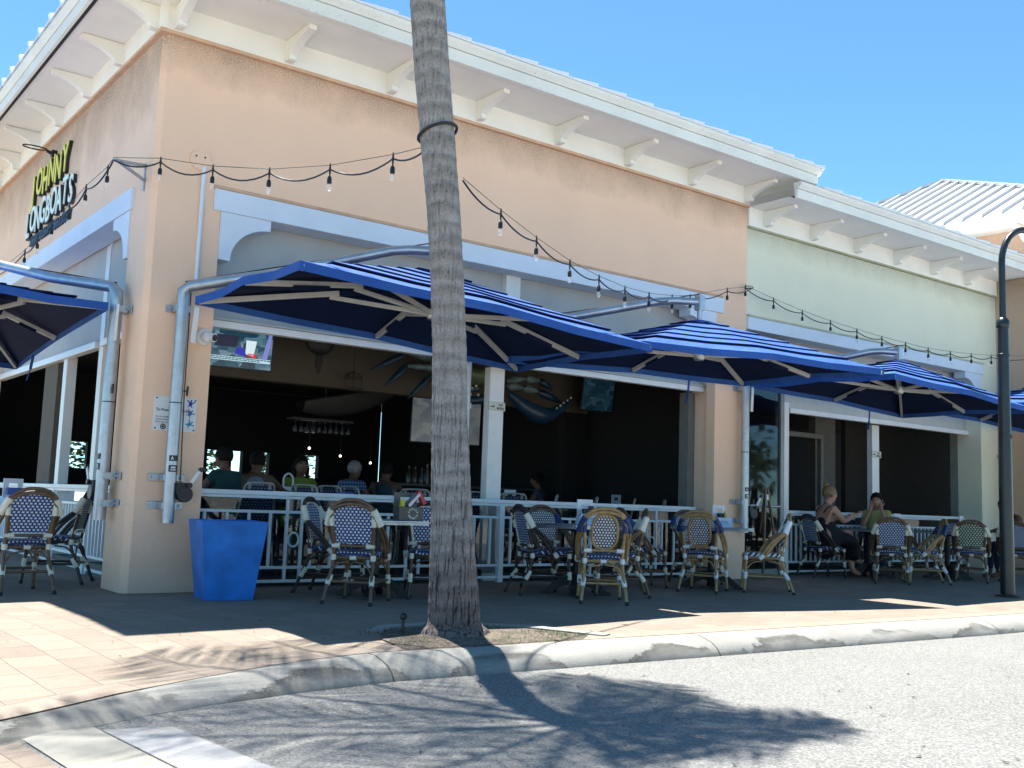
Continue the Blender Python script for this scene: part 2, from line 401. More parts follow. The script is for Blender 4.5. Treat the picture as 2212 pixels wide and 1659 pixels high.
KP = [(-9, -15.5), (-6, -10.0), (-4.2, -7.0), (-3.3, -5.75), (-2.6, -5.0), (-1.9, -4.49), (-1.3, -4.22), (-0.8, -4.09), (-0.32, -4.0), (0.36, -3.92), (3.64, -4.04), (6.7, -4.17), (9, -4.20), (16, -4.25), (70, -4.4)]
def kerb_y(x):
    for (a, b) in zip(KP, KP[1:]):
        if a[0] <= x <= b[0]:
            t = (x - a[0]) / (b[0] - a[0]); return a[1] + (b[1] - a[1]) * t
    return KP[-1][1]
def sstep(a, b, x):
    t = max(0, min(1, (x - a) / (b - a))); return t * t * (3 - 2 * t)
def kerb_top(x): return -0.03 - 0.105 * sstep(0.45, -2.3, x)
xs = [-9, -7.5, -6, -5, -4.2, -3.7, -3.3, -2.95, -2.6, -2.25, -1.9, -1.6, -1.3, -1.05, -0.8, -0.56, -0.32, 0, 0.36, 0.7, 1.2, 2, 3, 3.64, 5, 6.7, 8, 9, 12, 16, 25, 40, 70]
tang = []
for i, x in enumerate(xs):
    a = xs[max(i - 1, 0)]; b = xs[min(i + 1, len(xs) - 1)]
    t = Vector((b - a, kerb_y(b) - kerb_y(a), 0)).normalized(); tang.append(Vector((t.y, -t.x, 0)))
mb = MB()
ws = [0, 0.03, 0.08, 0.16, 0.28, 0.45, 0.7, 1.0]
vs = []
for x in xs:
    yb = kerb_y(x)
    for w in ws:
        y = yb + (1.0 - yb) * w if w < 1 else 30.0
        dip = (kerb_top(x) + 0.004) * (1 - sstep(0.0, 0.42, w))
        vs.append((x, y, dip))
k = len(ws)
mb.add(vs, [(i * k + j, (i + 1) * k + j, (i + 1) * k + j + 1, i * k + j + 1) for i in range(len(xs) - 1) for j in range(k - 1)])
tag(mb.build('sidewalk', M['pavers']), kind='structure')
# soldier course along the kerb
mb = MB(); s = 0
for i in range(len(xs) - 1):
    def e(i, d):
        p = Vector((xs[i], kerb_y(xs[i]), 0)) - tang[i] * d
        w = (p.y - kerb_y(p.x)) / (1 - kerb_y(p.x)) if p.x > -9 else 0
        z = (kerb_top(xs[i]) + 0.004) * (1 - sstep(0.0, 0.42, w * 1.05)) + 0.005
        return (p.x, p.y, z)
    L = (Vector(e(i + 1, 0)) - Vector(e(i, 0))).length
    mb.add([e(i, 0.0), e(i + 1, 0.0), e(i + 1, 0.22), e(i, 0.22)], [(0, 1, 2, 3)], [[(s, 0), (s + L, 0), (s + L, 1), (s, 1)]]); s += L
tag(mb.build('paver_border', M['border']), kind='structure')
# kerb
mb = MB(); vs = []
ROADZ = -0.15
for i, x in enumerate(xs):
    zt = kerb_top(x); h = zt - ROADZ
    prof = [(-0.002, -0.10), (0.0, 0.0), (0.012, 0.008), (0.10, 0.008), (0.18, -0.012 * h / 0.12), (0.25, -0.035 * h / 0.12), (0.30, -0.068 * h / 0.12), (0.335, -h + 0.004), (0.345, -h - 0.05)]
    if h < 0.05: prof = [(-0.002, -0.10), (0, 0), (0.012, 0.005), (0.1, 0.004), (0.18, -h * .2), (0.25, -h * .5), (0.30, -h * .8), (0.335, -h + 0.002), (0.345, -h - 0.05)]
    for d, z in prof:
        p = Vector((x, kerb_y(x), 0)) + tang[i] * d; vs.append((p.x, p.y, zt + z))
k = 9
mb.add(vs, [(i * k + j, i * k + j + 1, (i + 1) * k + j + 1, (i + 1) * k + j) for i in range(len(xs) - 1) for j in range(k - 1)])
tag(mb.build('kerb', M['kerb'], smooth=50), kind='structure')
mb = MB(); mb.add([(-90, -60, ROADZ), (90, -60, ROADZ), (90, -3.6, ROADZ), (-90, -3.6, ROADZ)], [(0, 1, 2, 3)])
tag(mb.build('road', M['road']), kind='structure')
mb = MB(); mb.add([(-1200, -1200, -0.2), (1200, -1200, -0.2), (1200, 1200, -0.2), (-1200, 1200, -0.2)], [(0, 1, 2, 3)])
tag(mb.build('ground', M['ground']), kind='structure')

# crosswalk end: brick field, concrete band, worn white stripe
def worn_paint():
    m, nt, b = new_mat('worn_white_paint')
    v = coords(nt); n1 = noise(nt, v, 14, 6, 0.7); n2 = noise(nt, v, 90, 3)
    uvn = nt.nodes.new('ShaderNodeUVMap'); sep = nt.nodes.new('ShaderNodeSeparateXYZ'); nt.links.new(uvn.outputs[0], sep.inputs[0])
    ed = math_(nt, 'MINIMUM', math_(nt, 'MINIMUM', sep.outputs[0], math_(nt, 'SUBTRACT', 1.0, sep.outputs[0])), sep.outputs[1])
    chip = math_(nt, 'GREATER_THAN', math_(nt, 'SUBTRACT', n1, math_(nt, 'MULTIPLY', math_(nt, 'MINIMUM', ed, 0.12), 3.5)), 0.43)
    vo = nt.nodes.new('ShaderNodeTexVoronoi'); vo.feature = 'DISTANCE_TO_EDGE'; vo.inputs['Scale'].default_value = 2.6
    nt.links.new(coords(nt, scale=(0.6, 2.2, 1)), vo.inputs['Vector'])
    crack = math_(nt, 'LESS_THAN', math_(nt, 'ADD', vo.outputs[0], math_(nt, 'MULTIPLY', n1, 0.02)), 0.018)
    c = mixc(nt, n2, (0.26, 0.265, 0.27), (0.34, 0.34, 0.34))
    c = mixc(nt, math_(nt, 'MULTIPLY', math_(nt, 'MAXIMUM', chip, math_(nt, 'MULTIPLY', crack, 0.8)), 0.85), c, (0.26, 0.25, 0.23))
    nt.links.new(c, b.inputs['Base Color']); b.inputs['Roughness'].default_value = 0.7; return m
M['paint'] = worn_paint()
def sheet(name, pts, z, mat):
    mb = MB(); mb.add([(x, y, z) for x, y in pts], [(0, 1, 2, 3)], [[(0, 0), (1, 0), (1, 1), (0, 1)]]); return tag(mb.build(name, mat), kind='structure')
sheet('crosswalk_pavers', [(-3.6, -6.6), (-1.9, -4.78), (-1.62, -9.0), (-5, -9.0)], ROADZ + 0.004, M['pavers'])
sheet('crosswalk_band', [(-1.88, -4.72), (-1.545, -4.72), (-1.25, -9.0), (-1.60, -9.0)], ROADZ + 0.006, M['concrete_lt'])
sheet('crosswalk_stripe', [(-1.53, -4.78), (-1.23, -4.86), (-0.80, -9.0), (-1.20, -9.0)], ROADZ + 0.004, M['paint'])

# ------------------------------------------------------------------ building helpers
def wallmap(side):
    """(along, depth, height) -> world; 'F' is the wall on the y = 0 plane, 'L' the wall on the x = 0 plane"""
    return (lambda s, d, z: (s, d, z)) if side == 'F' else (lambda s, d, z: (d, s, z))
def wbox(mb, side, s0, s1, d0, d1, z0, z1):
    f = wallmap(side); mb.box(f(s0, d0, z0), f(s1, d1, z1))
KX = 0.72        # the overhang on the left side is shallower
def eave_sweep(mb, prof, ends, left_len=None):
    """profile [(outward, z)] swept along the front eave (and round the corner up the left side)"""
    k = len(prof); rows = []
    if left_len: rows.append([(-d * KX, left_len, z) for d, z in prof]); rows.append([(-d * KX, -d, z) for d, z in prof])
    else: rows.append([(ends[0], -d, z) for d, z in prof])
    rows.append([(ends[1], -d, z) for d, z in prof])
    fs = []
    for i in range(len(rows) - 1):
        for j in range(k): fs.append((i * k + j, i * k + (j + 1) % k, (i + 1) * k + (j + 1) % k, (i + 1) * k + j))
    fs += [tuple(range(k)), tuple((len(rows) - 1) * k + j for j in range(k))[::-1]]
    mb.add([p for r in rows for p in r], fs)
def eave_bracket(side, s, z, parent):
    f = wallmap(side); k = 1.0 if side == 'F' else KX + 0.08
    prof = [(0.03, 0.225), (0.58, 0.225), (0.58, 0.175), (0.46, 0.160), (0.34, 0.132), (0.24, 0.095), (0.165, 0.052), (0.15, 0.047), (0.158, 0.03), (0.150, 0.008), (0.128, -0.004), (0.03, -0.006)]
    mb = MB(); w = 0.042
    a = [f(s - w, -d * k, z + h) for d, h in prof]; b = f(s + w, 0, 0); a0 = f(s - w, 0, 0)
    mb.prism(a, Vector(b) - Vector(a0))
    return mb.build('eave_bracket', M['cream'], parent, bevel=0.004)

def spandrel(mb, side, s0, dirn, z, d0, d1):
    f = wallmap(side)
    pts = [(0, 0), (0.53, 0), (0.53, -0.11)] + [(0.53 - 0.41 * math.sin(t), -0.48 + 0.37 * math.cos(t)) for t in [i * math.pi / 2 / 12 for i in range(1, 13)]] + [(0.0, -0.48)]
    poly = [f(s0 + dirn * a, d0, z + h) for a, h in pts]
    mb.prism(poly, Vector(f(0, d1 - d0, 0)))

# ------------------------------------------------------------------ peach restaurant building
R = thing('restaurant_building', 'peach stucco corner building with white bracketed eaves and open storefront', 'building')
mb = MB()
mb.prism([(0, 0.62, 0), (0, 0.05, 0), (0.05, 0, 0), (0.68, 0, 0), (0.68, 0.32, 0), (0.30, 0.32, 0), (0.30, 0.62, 0)], (0, 0, 5.40))
mb.box((0.68, 0, 3.73), (7.93, 0.30, 5.40)); mb.box((7.93, 0, 0), (8.58, 0.16, 5.40)); mb.box((8.0, 0.161, 0), (8.575, 0.5, 5.40))
wl_ = mb.build('wall', [M['peach'], M['peach_mildewed']], R)
for p_ in wl_.data.polygons:
    if p_.normal.x < -0.9: p_.material_index = 1
mb = MB(); mb.box((0, 0.62, 3.73), (0.30, 7.6, 5.40)); mb.box((0, 7.6, 0), (0.30, 10.14, 5.40)); mb.build('wall', M['peach_mildewed'], R)
mb = MB()      # slightly proud plinth with a reveal at rail height
mb.prism([(-0.014, 0.61, 0.0), (-0.014, 0.044, 0.0), (0.044, -0.014, 0.0), (0.672, -0.014, 0.0), (0.672, 0.31, 0.0), (0.3, 0.31, 0.0)], (0, 0, 0.80))
mb.build('plinth', M['peach'], R, bevel=0.008)
mb = MB(); mb.prism([(-0.010, 0.61, 0.93), (-0.010, 0.046, 0.93), (0.046, -0.010, 0.93), (0.674, -0.010, 0.93), (0.674, 0.31, 0.93), (0.3, 0.31, 0.93)], (0, 0, 0.012))
mb.build('reveal', M['peach'], R)
mb = MB(); mb.box((7.94, -0.014, 0), (8.575, 0.2, 0.80)); mb.build('plinth', M['peach'], R, bevel=0.008)
mb = MB()      # thin peach fillet under the frieze
mb.box((-0.05, -0.05, 5.352), (8.585, 0.05, 5.386)); mb.box((-0.048, 0.05, 5.353), (0.05, 15.1, 5.385)); mb.build('fillet', M['peach_trim'], R)
mb = MB(); mb.box((-0.032, -0.032, 5.388), (8.60, 0.2, 5.66)); mb.box((-0.030, 0.2, 5.389), (0.2, 15, 5.66)); mb.build('frieze', M['cream'], R)
mb = MB(); mb.box((-0.05, -0.05, 5.389), (0.02, 0.02, 5.652)); mb.build('corner_board', M['cream'], R)
mb = MB()
mb.add([(-0.83 * KX, -0.83, 5.645), (9.02, -0.83, 5.645), (9.02, 0.3, 5.645), (0.3, 0.3, 5.645), (0.3, 15, 5.645), (-0.83 * KX, 15, 5.645)], [(0, 1, 2, 3), (0, 3, 4, 5)])
mb.box((8.585, 0.0, 5.648), (9.02, 8, 5.70))
mb.build('soffit', M['cream'], R, fix=False)
mb = MB(); mb.box((-0.815 * KX, -0.815, 5.634), (9.0, -0.775, 5.640)); mb.box((-0.815 * KX, -0.775, 5.635), (-0.815 * KX + 0.04, 15, 5.6405)); mb.build('soffit_vent', M['dark_gap'], R)
mb = MB(); eave_sweep(mb, [(0.83, 5.605), (0.872, 5.61), (0.875, 5.735), (0.82, 5.745)], (-1, 9.06), 15); mb.build('fascia', M['fascia'], R)
mb = MB(); eave_sweep(mb, [(0.82, 5.746), (0.885, 5.742), (0.93, 5.79), (0.945, 5.826), (0.92, 5.835), (0.80, 5.832)], (-1, 9.10), 15); mb.build('gutter', M['fascia'], R)
for x in (1.28, 2.50, 3.71, 4.92, 6.115, 7.32, 8.50): eave_bracket('F', x, 5.415, R)
for y in (1.25, 2.44, 3.68, 4.86, 6.0, 7.16): eave_bracket('L', y, 5.415, R)
eave_bracket('F', 0.12, 5.415, R); eave_bracket('L', 0.12, 5.415, R)
def roof_front(x0, x1, zoff, parent, hip_left=False, depth=7.0):
    sl = 0.30
    z0 = 5.84 + zoff; yb = -0.93
    mb = MB()
    xl = -0.93 * KX if hip_left else x0
    a = (xl, yb, z0); b = (x1, yb, z0); c = (x1, yb + depth, z0 + sl * depth)
    if hip_left:
        d = (xl + depth, yb + depth, z0 + sl * depth); mb.add([a, b, c, d], [(0, 1, 2, 3)])
        mb.add([a, d, (xl + depth, 15, z0 + sl * depth), (xl, 15, z0)], [(0, 1, 2, 3)])
    else: mb.add([a, b, c, (xl, yb + depth, z0 + sl * depth)], [(0, 1, 2, 3)])
    base = mb.build('roof', M['roof'], parent, fix=False)
    mb = MB(); x = xl - 0.03; w = 0.455
    while x < x1 - 0.1:      # pans: each laps the next with a small step
        xe = min(x + w, x1 + 0.02)
        vs = []
        for (yy, zz) in ((yb - 0.025, z0 - 0.012), (yb + 0.7, z0 + 0.7 * sl + 0.02)):
            vs += [(x, yy, zz), (xe, yy, zz), (xe, yy, zz + 0.055), (x, yy, zz + 0.022)]
        mb.add(vs, [(0, 1, 2, 3), (4, 7, 6, 5), (0, 4, 5, 1), (2, 6, 7, 3), (1, 5, 6, 2), (0, 3, 7, 4)]); x = xe + 0.001
    mb.build('roof_pans', M['roof'], base)
    if hip_left:
        mb = MB(); y = yb + 0.3
        while y < 14:
            vs = []
            for (xx, zz) in ((xl - 0.025, z0 - 0.012), (xl + 0.7, z0 + 0.7 * sl + 0.02)):
                vs += [(xx, y, zz + 0.02), (xx, y + w, zz), (xx, y + w, zz + 0.022), (xx, y, zz + 0.055)]
            mb.add(vs, [(0, 1, 2, 3), (4, 7, 6, 5), (0, 4, 5, 1), (2, 6, 7, 3), (1, 5, 6, 2), (0, 3, 7, 4)])
            mb.bar((xl - 0.03, y, z0 + 0.05), (xl + 0.5, y, z0 + 0.2), 0.06, 0.07); y += w + 0.001
        mb.build('roof_pans', M['roof'], base)
    return base
roof_front(0, 9.10, 0, R, True, 8.0)

# storefront: lintel, curved spandrels, recessed grey panel, roller bar, posts
mb = MB(); mb.box((0.60, -0.032, 3.712), (8.06, 0.27, 3.93)); mb.build('lintel', M['trim'], R, bevel=0.006)
mb = MB(); mb.box((0.59, -0.04, 3.932), (8.03, 0.02, 3.962)); mb.build('lintel_fillet', M['peach_trim'], R)
mb = MB(); spandrel(mb, 'F', 0.682, 1, 3.711, -0.012, 0.2); mb.build('curved_spandrel', M['trim'], R)
mb = MB(); spandrel(mb, 'F', 7.928, -1, 3.711, -0.012, 0.2); mb.build('curved_spandrel', M['trim'], R)
mb = MB(); mb.box((0.685, 0.30, 2.70), (4.40, 0.36, 3.75)); mb.build('grey_panel', M['grey_panel'], R)
mb = MB(); mb.box((4.62, 0.30, 2.70), (7.995, 0.36, 3.75)); mb.build('grey_panel', M['grey_panel'], R)
mb = MB(); mb.box((4.40, 0.22, 2.70), (4.62, 0.37, 3.72)); mb.build('upper_post', M['white_alu'], R, bevel=0.006)
mb = MB(); mb.box((0.685, 0.23, 2.675), (7.995, 0.38, 2.70)); mb.build('shade_housing', M['grey_panel'], R)
mb = MB(); mb.box((0.69, 0.245, 2.60), (7.99, 0.345, 2.673)); mb.build('roller_bar', M['white_alu'], R, bevel=0.006)
mb = MB(); mb.box((4.40, 0.48, 0), (4.62, 0.60, 2.60)); mb.build('post', M['white_alu'], R, bevel=0.008)
mb = MB(); mb.box((7.86, 0.43, 0), (7.995, 0.60, 2.6)); mb.build('inner_jamb', simple('grey_jamb', (0.17, 0.18, 0.17), 0.8), R)
# left storefront
mb = MB(); mb.box((-0.032, 0.55, 3.712), (0.27, 7.9, 3.93)); mb.build('lintel', M['trim'], R, bevel=0.006)
mb = MB(); spandrel(mb, 'L', 0.622, 1, 3.711, -0.012, 0.2); mb.build('curved_spandrel', M['trim'], R)
mb = MB(); mb.box((0.30, 0.625, 2.62), (0.36, 2.25, 3.75)); mb.build('grey_panel', M['grey_panel'], R)
mb = MB(); mb.box((0.30, 2.43, 2.62), (0.36, 7.6, 3.75)); mb.build('grey_panel', M['grey_panel'], R)
mb = MB(); mb.box((0.29, 2.26, 0), (0.41, 2.42, 3.72)); mb.build('post', M['white_alu'], R, bevel=0.006)
mb = MB(); mb.box((0.29, 3.75, 0), (0.41, 3.92, 2.55)); mb.build('post', M['white_alu'], R, bevel=0.006)
mb = MB(); mb.box((0.245, 0.63, 2.53), (0.345, 2.255, 2.61)); mb.build('roller_bar', M['white_alu'], R, bevel=0.006)
mb = MB(); mb.box((0.245, 2.43, 2.53), (0.345, 7.6, 2.61)); mb.build('roller_bar', M['white_alu'], R, bevel=0.006)
mb = MB(); mb.bar((0.29, 0.66, 2.6), (0.29, 2.25, 2.6), 0.01); 
# interior shell
mb = MB(); mb.box((0.3, 0.62, 0.0), (8.58, 10.14, 0.14)); mb.build('interior_floor', M['floor_int'], R)
mb = MB(); mb.box((0.31, 0.37, 3.30), (8.57, 10.14, 3.36)); mb.build('interior_ceiling', M['beige_int'], R)
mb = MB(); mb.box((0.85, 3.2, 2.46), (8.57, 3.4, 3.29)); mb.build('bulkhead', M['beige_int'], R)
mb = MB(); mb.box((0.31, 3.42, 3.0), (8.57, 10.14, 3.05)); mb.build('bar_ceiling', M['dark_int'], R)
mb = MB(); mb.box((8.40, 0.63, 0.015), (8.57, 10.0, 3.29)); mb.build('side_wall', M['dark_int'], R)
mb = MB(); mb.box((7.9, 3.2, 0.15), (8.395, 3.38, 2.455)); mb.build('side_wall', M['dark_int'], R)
mb = MB(); mb.box((0.32, 4.3, 0.013), (0.5, 4.95, 3.29)); mb.build('pier', M['beige_int'], R)
mb = MB()      # far wall of the bar room with low openings to the daylight beyond
wins = [(1.6, 2.3), (2.9, 3.9), (4.55, 4.95), (5.05, 5.28), (5.55, 5.85), (6.6, 6.95)]
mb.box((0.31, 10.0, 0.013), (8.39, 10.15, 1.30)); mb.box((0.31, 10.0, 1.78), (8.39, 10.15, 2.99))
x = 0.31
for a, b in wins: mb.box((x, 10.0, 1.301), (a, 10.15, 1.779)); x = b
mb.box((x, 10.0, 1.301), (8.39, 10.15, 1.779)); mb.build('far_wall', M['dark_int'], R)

# ------------------------------------------------------------------ pale green shop and tan block
G = thing('green_shop_building', 'pale green stucco shop wing with white bracketed eaves and lower roof', 'building')
mb = MB()
mb.box((8.582, 0.002, 3.58), (15.6, 0.30, 5.08)); mb.box((15.02, 0.002, 0), (15.6, 0.45, 3.58)); mb.box((8.582, 0.3, 3.60), (20, 0.34, 5.2)); mb.build('wall', M['green'], G)
mb = MB(); mb.box((8.585, -0.03, 5.085), (15.6, 0.2, 5.38)); mb.build('frieze', M['cream'], G)
mb = MB(); mb.box((8.585, -0.045, 5.055), (15.6, 0.05, 5.083)); mb.build('fillet', simple('olive_trim', (0.36, 0.36, 0.24), 0.9), G)
mb = MB(); mb.add([(8.585, -0.83, 5.365), (24, -0.83, 5.365), (24, 0.3, 5.365), (8.585, 0.3, 5.365)], [(0, 1, 2, 3)]); mb.build('soffit', M['cream'], G, fix=False)
mb = MB(); mb.box((8.59, -0.815, 5.353), (24, -0.775, 5.360)); mb.build('soffit_vent', M['dark_gap'], G)
mb = MB(); eave_sweep(mb, [(0.83, 5.325), (0.872, 5.33), (0.875, 5.455), (0.82, 5.465)], (8.6, 24)); mb.build('fascia', M['fascia'], G)
mb = MB(); eave_sweep(mb, [(0.82, 5.466), (0.885, 5.462), (0.93, 5.51), (0.945, 5.546), (0.92, 5.555), (0.80, 5.552)], (8.6, 24)); mb.build('gutter', M['fascia'], G)
for x in (8.95, 10.06, 11.18, 12.30, 13.40, 14.51): eave_bracket('F', x, 5.135, G)
roof_front(9.12, 24, -0.28, G, False, 6.0)
mb = MB(); mb.box((8.585, -0.03, 3.56), (15.10, 0.26, 3.745)); mb.build('lintel', M['trim'], G, bevel=0.006)
mb = MB(); mb.box((8.585, -0.036, 3.747), (15.11, 0.02, 3.775)); mb.build('lintel_fillet', simple('sage_trim', (0.47, 0.49, 0.36), 0.9), G)
mb = MB(); spandrel(mb, 'F', 15.018, -1, 3.559, -0.012, 0.2); mb.build('curved_spandrel', M['trim'], G)
mb = MB(); mb.box((9.72, 0.29, 2.545), (15.4, 0.36, 3.595)); mb.build('grey_panel', simple('light_grey_panel', (0.50, 0.50, 0.46), 0.75, var=0.05), G)
mb = MB(); mb.box((9.91, 0.24, 2.465), (15.02, 0.34, 2.54)); mb.build('roller_bar', M['white_alu'], G, bevel=0.006)
mb = MB(); mb.box((9.72, 0.26, 0), (9.90, 0.38, 2.62)); mb.build('post', M['white_alu'], G, bevel=0.006)
mb = MB(); mb.box((12.30, 0.42, 0), (12.50, 0.52, 2.46)); mb.build('post', M['white_alu'], G, bevel=0.006)
mb = MB(); mb.box((15.02, 0.451, 0), (15.55, 0.60, 2.5)); mb.build('inner_jamb', simple('grey_green_jamb', (0.24, 0.26, 0.23), 0.8), G)
mb = MB(); mb.box((8.585, 0.6, 0.0), (20, 12, 0.012)); mb.build('interior_floor', M['floor_int'], G)
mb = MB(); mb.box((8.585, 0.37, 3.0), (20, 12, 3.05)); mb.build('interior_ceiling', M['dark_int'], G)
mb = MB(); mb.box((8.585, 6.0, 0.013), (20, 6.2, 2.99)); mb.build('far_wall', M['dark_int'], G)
mb = MB(); mb.box((14.1, 2.2, 0.013), (19, 2.3, 2.99)); mb.build('screen_panel', simple('dark_taupe_screen', (0.035, 0.031, 0.028), 0.7), G)
mb = MB(); mb.box((12.9, 2.0, 0.013), (13.5, 2.15, 2.99)); mb.build('pier', simple('dim_grey_pier', (0.14, 0.145, 0.14), 0.8), G)
dr = MB(); dr.box((11.45, 1.6, 0.013), (11.53, 1.68, 2.35)); dr.box((11.53, 1.6, 2.27), (12.6, 1.68, 2.35)); dr.box((12.52, 1.6, 0.013), (12.6, 1.68, 2.27))
dr.build('inner_door_frame', simple('dim_grey_metal', (0.16, 0.17, 0.17), 0.5), G)
# entrance door beside the peach pier
dmb = MB(); dmb.box((8.60, 0.16, 0.02), (8.68, 0.22, 3.0)); dmb.box((9.58, 0.16, 0.02), (9.66, 0.22, 3.0)); dmb.box((8.68, 0.16, 2.92), (9.58, 0.22, 3.0)); dmb.box((8.68, 0.16, 0.02), (9.58, 0.22, 0.12))
door = dmb.build('door', simple('grey_door_frame', (0.22, 0.24, 0.25), 0.4, 0.4), G)
mb = MB(); mb.add([(8.68, 0.19, 0.12), (9.58, 0.19, 0.12), (9.58, 0.19, 2.92), (8.68, 0.19, 2.92)], [(0, 1, 2, 3)]); mb.build('glass', M['glass'], door, fix=False)
mb = MB(); mb.tube([(8.70, 0.10, 1.9 - 0.87), (9.50, 0.10, 1.03)], 0.018, 10); mb.tube([(8.76, 0.10, 1.03), (8.76, 0.18, 1.03)], 0.012, 8); mb.tube([(9.45, 0.10, 1.03), (9.45, 0.18, 1.03)], 0.012, 8)
mb.build('handle', M['galv'], door, smooth=40)

T = thing('tan_block_building', 'tan stucco projecting block beyond the pale green wing at the right edge', 'building')
mb = MB(); mb.box((15.602, -0.62, 0), (24, 0.29, 5.355)); mb.build('wall', M['tan'], T)
W = thing('tower_building', 'taller pavilion with white standing seam hip roof rising behind the green wing', 'building')
mb = MB(); mb.box((17.7, -0.6, 5.0), (27, 10.5, 7.0)); mb.build('wall', M['peach'], W)
mb = MB()
ex, ey0, ey1, ez, ax, ay, az = 17.0, -1.4, 11.0, 7.07, 22.2, 4.8, 9.85
mb.add([(ex, ey0, ez), (27.4, ey0, ez), (27.4, ey1, ez), (ex, ey1, ez), (ax, ay, az)], [(0, 1, 4), (1, 2, 4), (2, 3, 4), (3, 0, 4)])
rf = mb.build('roof', M['roof_tower'], W)
y = ey0 + 0.3
while y < ey1:
    mb = MB()
    t = (y - ey0) / (ay - ey0) if y < ay else (ey1 - y) / (ey1 - ay)
    mb.bar((ex, y, ez + 0.02), (ex + (ax - ex) * t, y, ez + (az - ez) * t + 0.02), 0.05, 0.11); y += 0.42; mb.build('standing_seam', M['roof_tower'], rf)
mb = MB(); mb.bar((ex, ey0, ez + .02), (ax, ay, az + .03), 0.16, 0.07); mb.build('hip_cap', M['roof_tower'], rf)
mb = MB(); mb.bar((ex, ey1, ez + .02), (ax, ay, az + .03), 0.16, 0.07); mb.build('hip_cap', M['roof_tower'], rf)
mb = MB(); mb.box((ex - 0.02, ey0, ez - 0.22), (ex + 0.06, ey1, ez - 0.01)); mb.build('fascia', M['fascia'], W)
mb = MB(); mb.box((ex + 0.061, ey0, ez - 0.2), (17.72, ey1, ez - 0.17)); mb.build('soffit', M['cream'], W)
for y in (0.35, 1.6):
    mb = MB(); mb.prism([(17.69, y, 6.86), (17.15, y, 6.86), (17.15, y, 6.8), (17.4, y, 6.73), (17.58, y, 6.58), (17.69, y, 6.56)], (0, 0.1, 0)); mb.build('eave_bracket', M['cream'], W)
# ------------------------------------------------------------------ railings
def railing(name, label, side, s0, s1, d, dense, rings, posts, floor=0.0, flip=1):
    f = wallmap(side)
    r = thing(name, label, 'railing', f(s0, d, 0))
    off = Vector(f(s0, d, 0))
    def L(s, dd, z): return Vector(f(s, dd, z)) - off
    def bx(nm, s, e, w, z0, z1, bevel=0.003, par=None):
        mb = MB(); a = L(s, d - w / 2, z0); b = L(e, d + w / 2, z1); mb.box(a, b); return mb.build(nm, M['rail'], par or r, bevel=bevel)
    edges = [s0] + posts + [s1]
    bx('top_rail', s0, s1, 0.10, 0.935, 0.982, 0.008)
    bx('under_rail', s0 + .01, s1 - .01, 0.06, 0.905, 0.934)
    for a, b in zip(edges, edges[1:]):
        a2, b2 = a + 0.037, b - 0.037
        bx('mid_rail', a2, b2, 0.035, 0.755, 0.785); bx('low_rail', a2, b2, 0.035, 0.185, 0.215); bx('bottom_rail', a2, b2, 0.035, 0.045, 0.075)
        rr = [x for x in rings if a < x < b]
        sp = 0.118 if dense else 0.225
        n = int((b2 - a2) / sp); xsb = [a2 + (i + 0.5) * (b2 - a2) / n for i in range(n)]
        for x in xsb:
            if any(abs(x - q) < 0.155 for q in rr): continue
            bx('baluster', x - 0.013, x + 0.013, 0.026, 0.216, 0.754, 0)
        for x in rr:
            for q in (x - 0.085, x + 0.085): bx('ring_bar', q - 0.014, q + 0.014, 0.028, 0.076, 0.904, 0)
            mb = MB(); c = L(x, d, 0.485); t = []
            for i in range(20):
                a_ = 2 * math.pi * i / 20; t.append(L(x + 0.058 * math.cos(a_), d, 0.485 + 0.072 * math.sin(a_)))
            mb.tube(t, 0.011, 8, closed=True); mb.build('ring', M['rail'], r, smooth=60)
    for p in posts: bx('post', p - 0.036, p + 0.036, 0.072, 0, 0.934, 0.004)
    for p in (s0 + 0.05, s1 - 0.05): bx('post', p - 0.036, p + 0.036, 0.066, 0, 0.9345, 0.004)
    mb = MB(); a = L(s0 + 0.02, d + 0.09, 0.10); b = L(s1 - 0.02, d + 0.09, 0.10); h = Vector((0, 0, 0.80))
    mb.add([a, b, b + h, a + h], [(0, 1, 2, 3)]); mb.build('glass_panel', M['glass'], r, fix=False)
    return r
railing('railing', 'white railing with ring motifs across the big front opening behind the blue planter', 'F', 0.70, 7.90, 0.34, False, [1.83, 3.3, 5.9, 7.08], [4.53])
railing('railing', 'white railing with close upright bars left of the corner pier', 'L', 0.64, 7.5, 0.30, True, [], [2.34, 3.83])
railing('railing', 'white railing with close upright bars in front of the green shop opening', 'F', 9.92, 15.0, 0.40, True, [], [12.4])
mb = MB(); mb.box((0.70, 0.52, 0.013), (7.34, 0.62, 0.135)); tag(mb.build('step', simple('dark_step', (0.06, 0.055, 0.055), 0.8)), 'dark low step behind the front railing', 'step')
# ------------------------------------------------------------------ blue cantilever umbrellas
def canvas_mat():
    m, nt, b = new_mat('blue_canvas')
    v = coords(nt); n1 = noise(nt, v, 1.6, 4); n2 = noise(nt, coords(nt, scale=(1, 1, 1)), 260, 2)
    c = ramp(nt, n1, [(0.3, (0.014, 0.070, 0.28)), (0.7, (0.026, 0.100, 0.38))]).outputs[0]
    nt.links.new(c, b.inputs['Base Color']); b.inputs['Roughness'].default_value = 0.75; b.inputs['Specular IOR Level'].default_value = 0.25
    bump(nt, b, math_(nt, 'ADD', math_(nt, 'MULTIPLY', noise(nt, coords(nt, scale=(1, 2.4, 1)), 2.6, 4, 0.6), 5.0), math_(nt, 'MULTIPLY', n2, 0.3)), 0.35, 0.03); return m
M['canvas'] = canvas_mat()
M['shade_layer'] = simple('navy_shade_canvas', (0.002, 0.010, 0.045), 0.8, var=0.15, scale=2, spec=0.2)  # canvas shade put into the colour, underside and slits; rib sleeves share it
